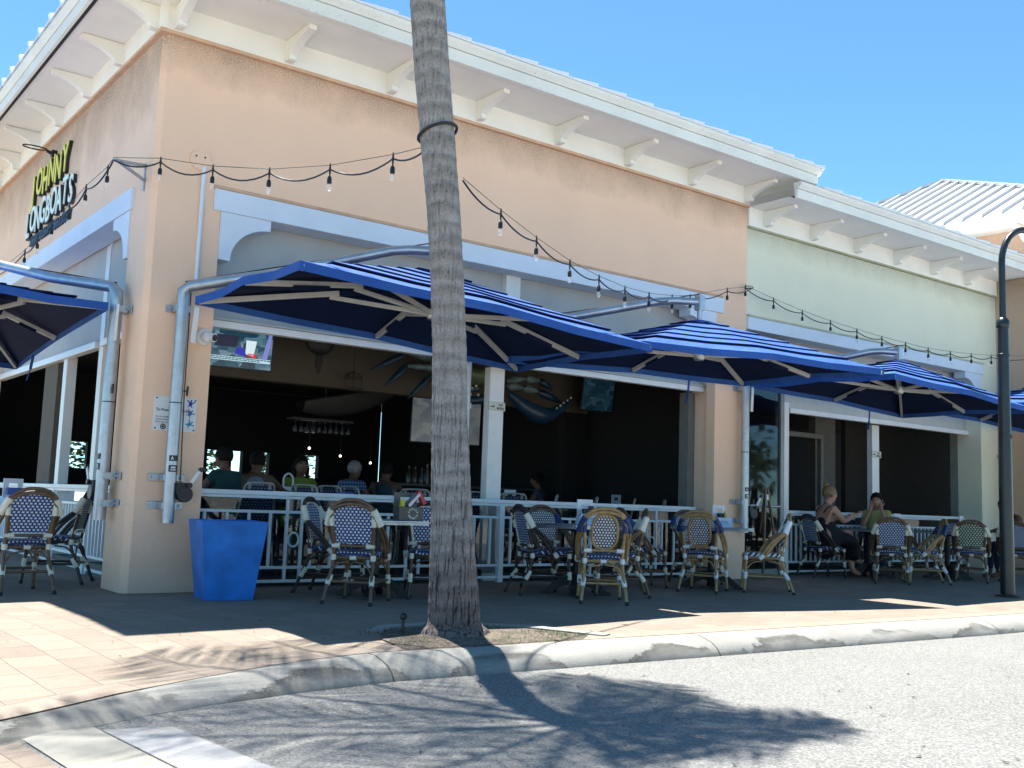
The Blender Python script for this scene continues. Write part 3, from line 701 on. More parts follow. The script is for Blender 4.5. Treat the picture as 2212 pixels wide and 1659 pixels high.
M['sticker'] = simple('black_sticker', (0.012, 0.014, 0.018), 0.4)
M['ink_white'] = simple('white_ink', (0.80, 0.80, 0.80), 0.6, var=0.02)
M['ink_red'] = simple('red_ink', (0.55, 0.05, 0.05), 0.6, var=0.05)
M['ink_black'] = simple('black_ink', (0.02, 0.02, 0.022), 0.6)

def umbrella(label, pole, L, Nn, Rr, F, tip, pole_bottom=0.65, top=2.86, wall='F', crank=True):
    """pole on the wall; canopy corners L (by the pole, wall side), N (by the pole, street side), R, F"""
    base = Vector((pole[0], pole[1], pole_bottom))
    u = thing('cantilever_umbrella', label, 'umbrella', base, 0, 'blue cantilever umbrellas along the terrace')
    o = base
    L, Nn, Rr, F, tip = [Vector(p) - o for p in (L, Nn, Rr, F, tip)]
    C = (L + Nn + Rr + F) / 4
    cor = [L, Nn, Rr, F]
    per = []
    SEG = 8
    for i in range(4):
        a, b = cor[i], cor[(i + 1) % 4]
        for j in range(SEG):
            t = j / SEG; p = a.lerp(b, t)
            s = math.sin(math.pi * 2 * t) ** 2          # canvas pulled in between rib ends
            p = p.lerp(C, 0.018 * s); p.z += 0.03 * (1 - abs(2 * t - 1)) - 0.012 * s
            per.append(p)
    n = len(per)
    rise = 0.50
    def P(i, s, lift=0):
        p = C.lerp(per[i % n], s); p.z += rise * (1 - s) ** 1.08 + lift; return p
    tiers = [(1.0, 0.77, 0.0), (0.80, 0.61, 0.020), (0.64, 0.45, 0.020), (0.48, 0.29, 0.020), (0.32, 0.13, 0.022), (0.16, 0.0, 0.024)]
    mb = MB()
    for k, (so, si, lf) in enumerate(tiers):
        rows = []
        for w in range(4):
            s = so + (si - so) * w / 3; rows.append([P(i, s, lf * (1 - w / 3) + (0.008 if k else 0)) for i in range(n)])
        drop = 0.075 if k == 0 else 0.014
        rows.insert(0, [p + Vector((0, 0, -drop)) for p in rows[0]])
        vs = [p for r_ in rows for p in r_]; fs = []; skirt = 1 if k else 0
        for r_ in range(len(rows) - 1):
            for i in range(n): fs.append((r_ * n + i, r_ * n + (i + 1) % n, (r_ + 1) * n + (i + 1) % n, (r_ + 1) * n + i))
        mb.add(vs[n:], [[i - n for i in f] for f in fs[n:]]); mb.add(vs[:2 * n], fs[:n], mi=skirt)  # tier drops coloured dark: painted shade in the slits
    can = mb.build('canopy', [M['canvas'], M['shade_layer']], u, fix=False)
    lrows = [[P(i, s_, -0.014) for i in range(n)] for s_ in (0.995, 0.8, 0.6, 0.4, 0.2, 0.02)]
    mb = MB(); mb.add([p for r_ in lrows for p in r_], [(r_ * n + i, r_ * n + (i + 1) % n, (r_ + 1) * n + (i + 1) % n, (r_ + 1) * n + i) for r_ in range(5) for i in range(n)]); mb.build('shade_layer', M['shade_layer'], can, fix=False)  # second sheet below the canvas, its dark colour paints the underside shade
    apex = C + Vector((0, 0, rise + 0.05))
    hub = C + Vector((0, 0, rise - 0.16)); low = C + Vector((0, 0, rise - 0.42))
    for i in range(8):
        e = P(int(i * SEG / 2), 0.985, -0.05); e2 = hub.lerp(e, 0.42)
        mb = MB(); mb.bar(e2, e, 0.035, 0.05); rb = mb.build('rib', M['alu'], u, bevel=0.003)
        mb = MB(); mb.bar(hub, e2, 0.045, 0.055); mb.build('rib_sleeve', M['shade_layer'], rb)
        mb = MB(); mb.bar(low, hub.lerp(e, 0.46) + Vector((0, 0, -0.03)), 0.03, 0.04); mb.build('strut', M['alu'], rb, bevel=0.003)
        if i % 2:
            q = hub.lerp(e, 0.60); q2 = hub.lerp(e, 0.78)
            mb = MB(); mb.bar(q + Vector((0, 0, -0.035)), q2 + Vector((0, 0, -0.035)), 0.07, 0.035); mb.build('rib_sleeve', M['shade_layer'], rb)
    mb = MB(); mb.lathe([(0.055, low.z - 0.05), (0.07, low.z - 0.03), (0.07, low.z + 0.05), (0.04, low.z + 0.07), (0.035, hub.z), (0.08, hub.z + 0.01), (0.08, hub.z + 0.07), (0.03, hub.z + 0.08), (0.03, tip.z)], (C.x, C.y, 0), 14); mb.build('hub', M['galv'], u, smooth=40)
    # pole, arm, head
    ptop = Vector((0, 0, top - pole_bottom))
    d = (Vector((C.x, C.y, tip.z)) - ptop); d.z = 0; d.normalize()
    arm_end = Vector((C.x, C.y, tip.z + 0.06))
    bend = ptop.lerp(arm_end, 0.82) + Vector((0, 0, 0.07))
    mb = MB(); mb.tube([(0, 0, 0), (0, 0, 0.3), (0, 0, 1.3), ptop - Vector((0, 0, 0.02))], 0.058, 18); mb.build('pole', M['galv'], u, smooth=50)
    mb = MB(); mb.tube([ptop + Vector((0, 0, -0.10)) - d * 0.0, ptop + Vector((0, 0, -0.03)), ptop + d * 0.06 + Vector((0, 0, 0.03)), ptop.lerp(bend, 0.5) + Vector((0, 0, -0.02)), bend, bend.lerp(arm_end, 0.4) + Vector((0, 0, 0.012)), arm_end], [0.061, 0.062, 0.056, 0.05, 0.046, 0.045, 0.045], 14); mb.build('arm', M['galv'], u, smooth=50)
    mb = MB(); mb.box(arm_end + Vector((-0.045, -0.045, -0.10)), arm_end + Vector((0.045, 0.045, 0.075))); hd = mb.build('arm_head', M['galv'], u, bevel=0.008)
    mb = MB(); mb.tube([(C.x, C.y, arm_end.z - 0.1), (C.x, C.y, apex.z - 0.05)], 0.028, 10); mb.build('drop_tube', M['galv'], hd)
    mb = MB(); mb.tube([ptop + d * 0.01 + Vector((0, 0, 0.07)), arm_end + Vector((0, 0, 0.09))], 0.006, 6); mb.build('rope', M['black'], u)
    ax = Vector((1, 0, 0)) if wall == 'F' else Vector((0, 1, 0)); out = Vector((0, -1, 0)) if wall == 'F' else Vector((-1, 0, 0))
    for z in ((0.16, 0.42, 2.02) if crank else (2.0,)):
        mb = MB(); w = 0.17 if z < 1 else 0.12
        a = -ax * w - out * 0.105; b = ax * w - out * 0.10
        mb.box(a + Vector((0, 0, z - 0.035)), b + Vector((0, 0, z + 0.035)) - out * 0.02)
        mb.box(-ax * 0.07 - out * 0.1 + Vector((0, 0, z - 0.032)), ax * 0.07 + out * 0.02 + Vector((0, 0, z + 0.032)))
        cl = mb.build('clamp', M['galv'], u, bevel=0.003)
        for s in (-1, 1):
            mb = MB(); c = ax * (s * w * 0.8) - out * 0.10 + Vector((0, 0, z)); mb.tube([c - out * 0.005, c + out * 0.022], 0.012, 6); mb.build('bolt', M['galv'], cl)
    mb = MB(); mb.tube([(0, 0, 1.115), (0, 0, 1.125)], 0.0595, 18); mb.build('joint_ring', M['black'], u)
    side = ax if wall == 'F' else -ax
    if crank:
        c = ax * 0.125 + out * 0.03 + Vector((0, 0, 0.27))
        mb = MB(); mb.tube([c - out * 0.03, c + out * 0.045], 0.075, 20); mb.box(c + Vector((0, 0, 0)) - ax * 0.085 - out * 0.03, c + ax * 0.03 + out * 0.04 + Vector((0, 0, 0.105)))
        cr = mb.build('crank_housing', M['black'], u, bevel=0.004)
        mb = MB(); p = c + ax * 0.03 + out * 0.05 + Vector((0, 0, 0.085)); q = p + ax * 0.10 + Vector((0, 0, 0.15)); mb.bar(p, q, 0.03, 0.014, up=out); ch = mb.build('crank_handle', M['white_alu'], cr, bevel=0.002)
        mb = MB(); mb.tube([p - out * 0.01, p + out * 0.02], 0.026, 12); mb.tube([q - out * 0.01, q + out * 0.02], 0.022, 10); mb.bar(q, q + ax * 0.055, 0.03, 0.02, up=out); mb.build('knob', M['black'], ch)
        mb = MB(); mb.tube([c + Vector((0, 0, 0.1)) - ax * 0.04, ax * 0.075 + Vector((0, 0, 1.2)), ax * 0.07 + ptop + Vector((0, 0, 0.02))], 0.006, 6); mb.build('rope', M['black'], u)
        for z, h in ((0.60, 0.045), (0.505, 0.052)):
            mb = MB(); nn = 10; pts = []
            base_a = math.atan2(out.y, out.x)
            vs = []
            for i in range(nn + 1):
                a_ = base_a - 0.75 + 1.5 * i / nn
                for zz in (z - h / 2 * 1.2, z + h / 2 * 1.2): vs.append((0.0592 * math.cos(a_), 0.0592 * math.sin(a_), zz))
            mb.add(vs, [(2 * i, 2 * i + 2, 2 * i + 3, 2 * i + 1) for i in range(nn)])
            st = mb.build('sticker', M['sticker'], u, fix=False)
            mb = MB()
            if h < 0.05:
                aa = base_a - (0.25 if wall == 'F' else 0.25)
                def cp(da, dz): return (0.0602 * math.cos(aa + da), 0.0602 * math.sin(aa + da), z + dz)
                mb.add([cp(-0.22, -0.013), cp(0.22, -0.013), cp(0, 0.02)], [(0, 1, 2)])
                mb.build('warning_triangle', M['ink_white'], st, fix=False)
            else:
                for dz, w_, hh in ((0.010, 0.35, 0.014), (-0.008, 0.5, 0.006), (-0.018, 0.4, 0.004)):
                    vs = []
                    for i in range(5):
                        a_ = base_a - w_ + 2 * w_ * i / 4
                        for zz in (z + dz - hh / 2, z + dz + hh / 2): vs.append((0.0602 * math.cos(a_), 0.0602 * math.sin(a_), zz))
                    mb.add(vs, [(2 * i, 2 * i + 2, 2 * i + 3, 2 * i + 1) for i in range(4)])
                mb.build('printing', M['ink_white'], st, fix=False)
        mb = MB(); mb.bar(side * 0.13 + out * 0.02 + Vector((0, 0, 2.05)), side * 0.11 + out * 0.02 + Vector((0, 0, 1.70)), 0.05, 0.016, up=out); mb.build('lock_bar', M['white_alu'], u, bevel=0.003)
        k = -out * 0.0 + side * 0.05 + Vector((0, 0, 1.24))
        mb = MB(); mb.tube([k, k + side * 0.05], 0.007, 6); mb.tube([k + side * 0.05 + Vector((0, 0, -0.045)), k + side * 0.055 + Vector((0, 0, 0.045))], 0.011, 8); mb.build('pull_knob', M['black'], u)
    # hanging strap
    s0 = P(int(3.3 * SEG), 0.99, -0.06)
    mb = MB(); mb.bar(s0, s0 + Vector((-0.02, 0.0, -0.17)), 0.03, 0.008); mb.bar(s0 + Vector((-0.02, 0, -0.17)), s0 + Vector((-0.05, 0.0, -0.30)), 0.03, 0.008); mb.build('strap', M['canvas'], u)
    return u

U1 = umbrella('blue cantilever umbrella nearest the peach corner pier, partly behind the palm trunk', (0.325, -0.13), at(422, 640, 2, 2.70), at(648, 562, 2, 2.70), at(1410, 745, 2, 2.57), at(1118, 790, 2, 2.52), (0, 0, 3.26))
n2, r2, f2 = at(1391, 736, 2, 2.64), at(1910, 797, 2, 2.66), at(1605, 822, 2, 2.60)
umbrella('blue cantilever umbrella just right of the palm trunk, overlapping its neighbour', (3.60, -0.16), n2 + f2 - r2, n2, r2, f2, (0, 0, 3.27), pole_bottom=0.02, crank=False)
l3, n3, f3 = at(1628, 827, 2, 2.66), at(1932, 806, 2, 2.66), at(1948, 893, 2, 2.56)
umbrella('blue cantilever umbrella in front of the green shop, beside the lamp post', (8.42, -0.13), l3, n3, n3 + f3 - l3, f3, (0, 0, 3.16))
d4 = Vector((4.05, 0.0, 0.02))
umbrella('blue cantilever umbrella at the far right edge behind the lamp post', (at(2176, 1000, 1, -0.78).x, -0.78), l3 + d4, n3 + d4, n3 + f3 - l3 + d4, f3 + d4, (0, 0, 3.1), pole_bottom=0.02, crank=False)
umbrella('blue cantilever umbrella on the left wall at the left edge', (-0.13, 0.42), (-0.24, 0.28, 2.70), (-2.15, 0.22, 2.68), (-2.2, 4.0, 2.46), (-0.22, 4.05, 2.44), (0, 0, 3.14), wall='L')

# ------------------------------------------------------------------ palm, pit, planter, lamp post
def palm_bark():
    m, nt, b = new_mat('palm_bark')
    v = coords(nt)
    f1 = noise(nt, coords(nt, scale=(1, 1, 0.06)), 66, 5, 0.7); f2 = noise(nt, coords(nt, scale=(0.35, 0.35, 1)), 9, 5, 0.65); n3 = noise(nt, v, 70, 4, 0.7); n4 = noise(nt, v, 3, 3)
    sep = nt.nodes.new('ShaderNodeSeparateXYZ'); nt.links.new(v, sep.inputs[0])
    rg = math_(nt, 'SINE', math_(nt, 'ADD', math_(nt, 'MULTIPLY', sep.outputs[2], 52), math_(nt, 'MULTIPLY', f2, 9)))
    c = ramp(nt, f2, [(0.25, (0.20, 0.18, 0.165)), (0.5, (0.32, 0.30, 0.285)), (0.75, (0.44, 0.42, 0.40))]).outputs[0]
    c = mixc(nt, 0.5, c, ramp(nt, n3, [(0.3, (0.14, 0.125, 0.115)), (0.7, (0.46, 0.44, 0.42))]).outputs[0])
    c = mixc(nt, math_(nt, 'MULTIPLY', math_(nt, 'ADD', math_(nt, 'MULTIPLY', rg, 0.5), 0.5), 0.34), c, (0.09, 0.075, 0.066))
    low = nt.nodes.new('ShaderNodeMapRange'); low.inputs[1].default_value = 1.9; low.inputs[2].default_value = 0.2; low.inputs[3].default_value = 0.25; low.inputs[4].default_value = 1.0; nt.links.new(sep.outputs[2], low.inputs[0])
    fis = ramp(nt, f1, [(0.38, (1, 1, 1)), (0.46, (0, 0, 0))]).outputs[0]
    fm = math_(nt, 'MULTIPLY', math_(nt, 'MULTIPLY', fis, low.outputs[0]), 0.85)
    c = mixc(nt, fm, c, (0.035, 0.028, 0.026))
    # rows of pores
    tw = nt.nodes.new('ShaderNodeTexVoronoi'); tw.inputs['Scale'].default_value = 1.0; nt.links.new(coords(nt, scale=(60, 60, 14)), tw.inputs['Vector'])
    pores = math_(nt, 'MULTIPLY', math_(nt, 'LESS_THAN', tw.outputs[0], 0.2), math_(nt, 'GREATER_THAN', rg, 0.55))
    c = mixc(nt, math_(nt, 'MULTIPLY', pores, 0.75), c, (0.03, 0.025, 0.022))
    scar = math_(nt, 'GREATER_THAN', noise(nt, coords(nt, scale=(1, 1, 0.45)), 6.5, 3), 0.735)
    c = mixc(nt, math_(nt, 'MULTIPLY', scar, 0.8), c, (0.04, 0.025, 0.018))
    dk = nt.nodes.new('ShaderNodeMapRange'); dk.inputs[1].default_value = 0.95; dk.inputs[2].default_value = 0.15; nt.links.new(math_(nt, 'ADD', sep.outputs[2], math_(nt, 'MULTIPLY', math_(nt, 'SUBTRACT', n4, 0.5), 0.8)), dk.inputs[0])
    c = mixc(nt, math_(nt, 'MULTIPLY', dk.outputs[0], 0.75), c, (0.42, 0.34, 0.33), 'MULTIPLY')
    nt.links.new(c, b.inputs['Base Color']); b.inputs['Roughness'].default_value = 0.95; b.inputs['Specular IOR Level'].default_value = 0.15
    h = math_(nt, 'SUBTRACT', math_(nt, 'ADD', math_(nt, 'MULTIPLY', n3, 0.5), math_(nt, 'MULTIPLY', rg, 0.25)), math_(nt, 'MULTIPLY', fm, 1.3))
    bump(nt, b, h, 0.9, 0.012); return m
M['bark'] = palm_bark()
PX, PY = 1.31, -3.45
palm = thing('palm_tree', 'tall grey palm with ringed trunk standing in a kerbside pit', 'palm tree', (PX, PY, 0))
axis_pts = [(0.0, 1.31, .205), (0.05, 1.308, .222), (0.10, 1.305, .196), (0.26, 1.295, .186), (0.56, 1.27, .168), (1.06, 1.232, .143), (1.56, 1.20, .127), (2.07, 1.175, .123), (2.58, 1.13, .125), (3.10, 1.07, .127), (3.61, 0.99, .130), (4.12, 0.91, .129), (4.64, 0.84, .128), (5.6, 0.72, .125), (6.6, 0.66, .12), (7.4, 0.64, .13), (7.7, 0.64, .09)]
def lerp_axis(z):
    for a, b in zip(axis_pts, axis_pts[1:]):
        if a[0] <= z <= b[0]:
            t = (z - a[0]) / (b[0] - a[0]); return a[1] + (b[1] - a[1]) * t, a[2] + (b[2] - a[2]) * t
    return axis_pts[-1][1:]
mb = MB(); rows = 330; nn = 56; vs = []
rnd = random.Random(3); z = 0.0; ringz = []
while z < 7.7: ringz.append(z); z += rnd.uniform(0.05, 0.13)
ph = [rnd.uniform(0, 6.28) for _ in range(6)]
for i in range(rows + 1):
    z = 7.7 * (i / rows) ** 1.15; x, r = lerp_axis(min(z, 7.69))
    rip = 0
    for rz_ in ringz:
        dz = z - rz_
        if abs(dz) < 0.07: rip += 0.0035 * math.exp(-(dz / 0.016) ** 2)
    for j in range(nn):
        a = 2 * math.pi * j / nn
        rr = r + rip + 0.004 * math.sin(3 * a + z * 1.3 + ph[0]) + 0.003 * math.sin(2 * a - z * 2.1 + ph[1])
        if z < 0.12: rr += 0.014 * (0.12 - z) / 0.12 * math.sin(19 * a) + 0.075 * max(0, (0.07 - z) / 0.07) * (0.75 + 0.25 * math.sin(11 * a + 1))
        vs.append((x - PX + rr * math.cos(a), rr * math.sin(a), z - 0.02))
fs = [(i * nn + j, i * nn + (j + 1) % nn, (i + 1) * nn + (j + 1) % nn, (i + 1) * nn + j) for i in range(rows) for j in range(nn)]
mb.add(vs, fs); mb.build('trunk', M['bark'], palm, smooth=70)
def frond_mat():
    m, nt, b = new_mat('palm_frond')
    v = coords(nt); n1 = noise(nt, v, 2.5, 3)
    nt.links.new(ramp(nt, n1, [(0.3, (0.035, 0.075, 0.018)), (0.7, (0.085, 0.13, 0.035))]).outputs[0], b.inputs['Base Color']); b.inputs['Roughness'].default_value = 0.5; return m
M['frond'] = frond_mat()
def make_frond(mb, base, az, elev, length, rnd, droop=1.0):
    pts = []; p = Vector(base); e = elev; n = 22
    for i in range(n + 1):
        pts.append(p.copy()); d = Vector((math.cos(az) * math.cos(e), math.sin(az) * math.cos(e), math.sin(e)))
        p += d * length / n; e -= droop * (0.045 + 0.06 * i / n)
    mb.tube(pts, [0.03 * (1 - i / (n + 1)) + 0.004 for i in range(n + 1)], 6)
    for i in range(2, n + 1):
        for sub in (0, 0.34, 0.67):
            k = min(i + sub, n - 0.01); a = pts[int(k)].lerp(pts[int(k) + 1], k - int(k)) if int(k) < n else pts[n]
            d = (pts[min(int(k) + 1, n)] - pts[int(k) - 1]).normalized(); s = d.cross(Vector((0, 0, 1)))
            if s.length < 1e-3: continue
            s.normalize(); up = s.cross(d)
            f = k / n; ll = length * 0.27 * math.sin(math.pi * (0.12 + 0.82 * f)) + 0.12
            for sg in (-1, 1):
                dr = (s * sg * 0.85 + d * 0.55 + up * rnd.uniform(-0.35, 0.05)).normalized()
                q = a + dr * ll * rnd.uniform(0.85, 1.1) + Vector((0, 0, -0.25 * ll * ll)); mid = a.lerp(q, 0.5) + Vector((0, 0, 0.03)); w = d * 0.012
                mb.add([a - w * 0.6, a + w * 0.6, mid + w, q, mid - w], [(0, 1, 2, 4), (4, 2, 3)])
rnd = random.Random(11)
CROWN = (lerp_axis(7.5)[0] - PX, 0, 7.55)
for i in range(16):
    mb = MB(); az = i * 2.39996 + rnd.uniform(-.15, .15); e = rnd.choice([0.95, 0.6, 0.3, 0.05, -0.15]) + rnd.uniform(-.1, .1)
    make_frond(mb, CROWN, az, e, (1.7 if math.cos(az + 0.35) > 0.25 else 3.5 if math.cos(az - 2.5) > 0.6 else 2.7) * rnd.uniform(0.88, 1.1), rnd); mb.build('frond', M['frond'], palm, fix=False)
mb = MB()
t = []
for i in range(28):
    a = 2 * math.pi * i / 28; x, r = lerp_axis(3.66); t.append((x - PX + (r + 0.012) * math.cos(a), (r + 0.012) * math.sin(a), 3.66 + 0.05 * math.sin(a + 2.6)))
mb.tube(t, 0.012, 8, closed=True); tag(mb.build('cable_loop', M['black'], smooth=60), 'black cable loop tied around the palm trunk', 'cable').location = (PX, PY, 0)

# tree pit
def soil_mat():
    m, nt, b = new_mat('mulch_soil')
    v = coords(nt); n1 = noise(nt, v, 55, 5, 0.75); n2 = noise(nt, v, 4, 3); n3 = noise(nt, v, 110, 2)
    c = ramp(nt, n1, [(0.32, (0.035, 0.026, 0.02)), (0.5, (0.13, 0.10, 0.075)), (0.68, (0.34, 0.30, 0.25))]).outputs[0]
    c = mixc(nt, math_(nt, 'MULTIPLY', math_(nt, 'GREATER_THAN', n3, 0.66), 0.7), c, (0.55, 0.50, 0.43))
    c = mixc(nt, ramp(nt, n2, [(0.45, (0, 0, 0)), (0.62, (0.6, 0.6, 0.6))]).outputs[0], c, (0.045, 0.06, 0.025))
    nt.links.new(c, b.inputs['Base Color']); b.inputs['Roughness'].default_value = 1.0; bump(nt, b, n1, 1.0, 0.02); return m
M['soil'] = soil_mat()
def walkz(x, y):
    yb = kerb_y(x); w = max(0, (y - yb) / (1 - yb)); return (kerb_top(x) + 0.004) * (1 - sstep(0.0, 0.42, w)) + 0.002
pit = [(0.62, -3.915), (0.72, -3.42), (0.98, -3.02), (1.62, -2.98), (2.02, -3.28), (2.28, -3.82), (2.1, -3.965), (1.3, -3.945)]
mb = MB(); c = (1.4, -3.55, 0.008); mb.add([c] + [(x, y, walkz(x, y) + 0.006) for x, y in pit], [(0, 1 + i, 1 + (i + 1) % 8) for i in range(8)])
pit_o = tag(mb.build('soil', M['soil'], fix=False), kind='structure')
mb = MB()
for a, b in (((0.86, -3.09), (1.05, -2.93)), ((1.05, -2.93), (1.64, -2.9)), ((1.64, -2.9), (2.12, -3.25)), ((2.12, -3.25), (2.42, -3.88))):
    mb.bar((a[0], a[1], walkz(*a) + .002), (b[0], b[1], walkz(*b) + .002), 0.13, 0.024)
tag(mb.build('pit_edging', M['concrete_lt'], bevel=0.004), kind='structure')
M['grass'] = simple('grass_blades', (0.045, 0.075, 0.025), 0.6, var=0.4, scale=20)
mb = MB(); rnd = random.Random(5)
for cx, cy, n_, sp in ((0.95, -3.2, 110, .12), (1.95, -3.62, 150, .14), (1.0, -3.62, 60, .1), (1.75, -3.15, 70, .1), (2.05, -3.8, 70, .08), (1.6, -3.85, 40, .2)):
    for _ in range(n_):
        x, y = cx + rnd.gauss(0, sp), cy + rnd.gauss(0, sp * .6); h = rnd.uniform(0.015, 0.05); a = rnd.uniform(0, 6.28); l = Vector((math.cos(a), math.sin(a), 0)) * h * .7; w = Vector((-math.sin(a), math.cos(a), 0)) * 0.003
        p = Vector((x, y, walkz(x, y))); mb.add([p - w, p + w, p + l + Vector((0, 0, h))], [(0, 1, 2)])
tag(mb.build('grass', M['grass'], fix=False), kind='stuff')
M['leaf'] = simple('dry_leaf', (0.05, 0.035, 0.025), 0.9, var=0.4, scale=10)
mb = MB()
for _ in range(150):
    x, y = rnd.uniform(-1.5, 5.5), rnd.uniform(-8.6, -4.55); a = rnd.uniform(0, 3.14); s = rnd.uniform(0.010, 0.028); d = Vector((math.cos(a), math.sin(a), 0)) * s; w = Vector((-d.y, d.x, 0)) * 0.35
    p = Vector((x, y, ROADZ + 0.006)); mb.add([p - d, p + w, p + d + Vector((0, 0, 0.004)), p - w], [(0, 1, 2, 3)])
for _ in range(90):
    x, y = rnd.uniform(-2, 6), rnd.uniform(-3.7, -1.2); a = rnd.uniform(0, 3.14); s = rnd.uniform(0.006, 0.02); d = Vector((math.cos(a), math.sin(a), 0)) * s; w = Vector((-d.y, d.x, 0)) * 0.35
    p = Vector((x, y, walkz(x, y) + .006)); mb.add([p - d, p + w, p + d + Vector((0, 0, 0.004)), p - w], [(0, 1, 2, 3)])
for _ in range(160):
    x, y = rnd.gauss(1.5, .38), rnd.gauss(-3.62, .2); a = rnd.uniform(0, 3.14); s = rnd.uniform(0.008, 0.025); d = Vector((math.cos(a), math.sin(a), 0)) * s; w = Vector((-d.y, d.x, 0)) * 0.3
    p = Vector((x, y, walkz(x, y) + .012)); mb.add([p - d, p + w, p + d + Vector((0, 0, 0.006)), p - w], [(0, 1, 2, 3)])
tag(mb.build('leaf_litter', M['leaf'], fix=False), kind='stuff')
pl = thing('path_light', 'small black stake light beside the palm trunk base', 'garden light', (0.94, -3.35, 0))
mb = MB(); mb.tube([(0, 0, 0), (0, 0, 0.10)], 0.011, 8); mb.build('stake', M['black'], pl)
mb = MB(); mb.ball((0, 0, 0.12), 0.026, 12, 8); mb.build('head', M['black'], pl, smooth=60)

# blue planter: square tapering tub
M['planter'] = simple('bright_blue_planter', (0.015, 0.17, 0.56), 0.42, var=0.28, scale=4, bmp=0.08, bscale=14, spec=0.4)
PLR = rad(-9); PLC = at(441, 1298, 2, 0) + Matrix.Rotation(PLR, 3, 'Z') @ Vector((0.215, 0.215, 0))
P = thing('planter', 'tall bright blue square planter tapering towards its foot by the corner pier', 'planter', (PLC.x, PLC.y, 0), PLR)
bt, tp, hh = 0.215, 0.295, 0.70
mb = MB(); mb.add([(-bt, -bt, 0), (bt, -bt, 0), (bt, bt, 0), (-bt, bt, 0), (-tp, -tp, hh), (tp, -tp, hh), (tp, tp, hh), (-tp, tp, hh), (-tp + .03, -tp + .03, hh), (tp - .03, -tp + .03, hh), (tp - .03, tp - .03, hh), (-tp + .03, tp - .03, hh), (-tp + .05, -tp + .05, hh - .12), (tp - .05, -tp + .05, hh - .12), (tp - .05, tp - .05, hh - .12), (-tp + .05, tp - .05, hh - .12)],
    [(3, 2, 1, 0), (0, 1, 5, 4), (1, 2, 6, 5), (2, 3, 7, 6), (3, 0, 4, 7), (4, 5, 9, 8), (5, 6, 10, 9), (6, 7, 11, 10), (7, 4, 8, 11), (8, 9, 13, 12), (9, 10, 14, 13), (10, 11, 15, 14), (11, 8, 12, 15)])
mb.build('tub', M['planter'], P, bevel=0.006)
mb = MB(); k = tp - .052; mb.add([(-k, -k, hh - .11), (k, -k, hh - .11), (k, k, hh - .11), (-k, k, hh - .11)], [(0, 1, 2, 3)]); mb.build('soil', M['soil'], P, fix=False)

LP = thing('lamp_post', 'slim dark lamp post with gooseneck arm on the pavement edge at right', 'lamp post', (10.11, -2.98, 0))
mb = MB(); mb.lathe([(0.088, 0), (0.086, 0.3), (0.079, 1.6), (0.071, 3.0), (0.067, 3.44)], n=24); mb.build('post', M['post_black'], LP, smooth=50)
mb = MB(); mb.lathe([(0.074, 3.06), (0.080, 3.065), (0.080, 3.09), (0.074, 3.095)], n=20); mb.build('band', M['post_black'], LP, smooth=30)
mb = MB(); mb.lathe([(0.08, 3.44), (0.084, 3.45), (0.084, 3.50), (0.078, 3.53), (0.06, 3.56), (0.04, 3.575)], n=20); mb.build('collar', M['post_black'], LP, smooth=30)
g_ = [(0, 0, 3.5), (0, 0, 4.1)] + [(0.42 - 0.42 * math.cos(t), -0.12 + 0.12 * math.cos(t), 4.3 + 0.50 * math.sin(t)) for t in [i * math.pi / 16 for i in range(0, 17)]] + [(0.84, -0.24, 4.15)]
mb = MB(); mb.tube(g_, 0.042, 14); mb.build('gooseneck', M['post_black'], LP, smooth=60)
mb = MB(); mb.lathe([(0.05, 4.16), (0.06, 4.10), (0.20, 3.98), (0.24, 3.93), (0.2, 3.94)], (0.84, -0.24, 0), 20); mb.build('lamp_shade', M['post_black'], LP, smooth=50)
mb = MB(); mb.lathe([(0.15, 0), (0.15, 0.012), (0.1, 0.02), (0.09, 0.02)], n=16); mb.build('base_flange', M['post_black'], LP)
mb = MB(); mb.tube([(0.03, -0.074, 2.02), (0.033, -0.0755, 2.02)], 0.028, 12); mb.build('round_sticker', simple('faded_red_sticker', (0.55, 0.25, 0.25), 0.6), LP)

# ------------------------------------------------------------------ things on the walls
EF = (rad(90), 0, 0)                                   # lettering that faces -y
EL = Matrix(((0, 0, -1), (-1, 0, 0), (0, 1, 0))).to_euler()   # lettering that faces -x
S = thing('shop_sign', 'raised yellow and pale green lettering on the left wall under the eaves', 'sign', (0, 4.9, 4.1))
M['sign_y'] = simple('sign_yellow_green', (0.80, 0.76, 0.12), 0.5, var=0.15); M['sign_w'] = simple('sign_pale_mint', (0.78, 0.90, 0.80), 0.5, var=0.08); M['sign_b'] = simple('sign_navy', (0.012, 0.03, 0.07), 0.5)
def sign_word(word, y0, y1, z0, size, face, rise):
    n_ = len(word)
    for i, ch in enumerate(word):
        t = (i + 0.5) / n_; y = y0 + (y1 - y0) * t; z = z0 + rise * t + (0.03 if i % 2 else -0.01)
        r_ = (EL[0], EL[1], EL[2])
        b = text_mesh('letter', ch, size, M['ink_black'], S, (-0.022, y - 4.9 + 0.012, z - 4.1 - 0.01), r_, 0.02, 0.016, xs=0.80, align='CENTER')
        f = text_mesh('letter_face', ch, size, face, b, (0, 0, 0), (0, 0, 0), 0.006, 0.006, align='CENTER')
        f.location = (0.006, 0.008, 0.024)
sign_word('JOHNNY', 5.0, 3.12, 4.70, 0.50, M['sign_y'], 0.02)
sign_word('LONGBOATS', 5.12, 2.76, 4.24, 0.48, M['sign_w'], 0.06)
text_mesh('tagline', 'SEAFOOD-SUSHI-RAW BAR & EATERY', 0.17, M['sign_b'], S, (-0.012, 0.02, 0.0), EL, 0.012, 0.006, xs=0.70)
SL = thing('sign_lamp', 'black hooped sign lamp on the left wall above the lettering', 'lamp', (0, 3.95, 5.13))
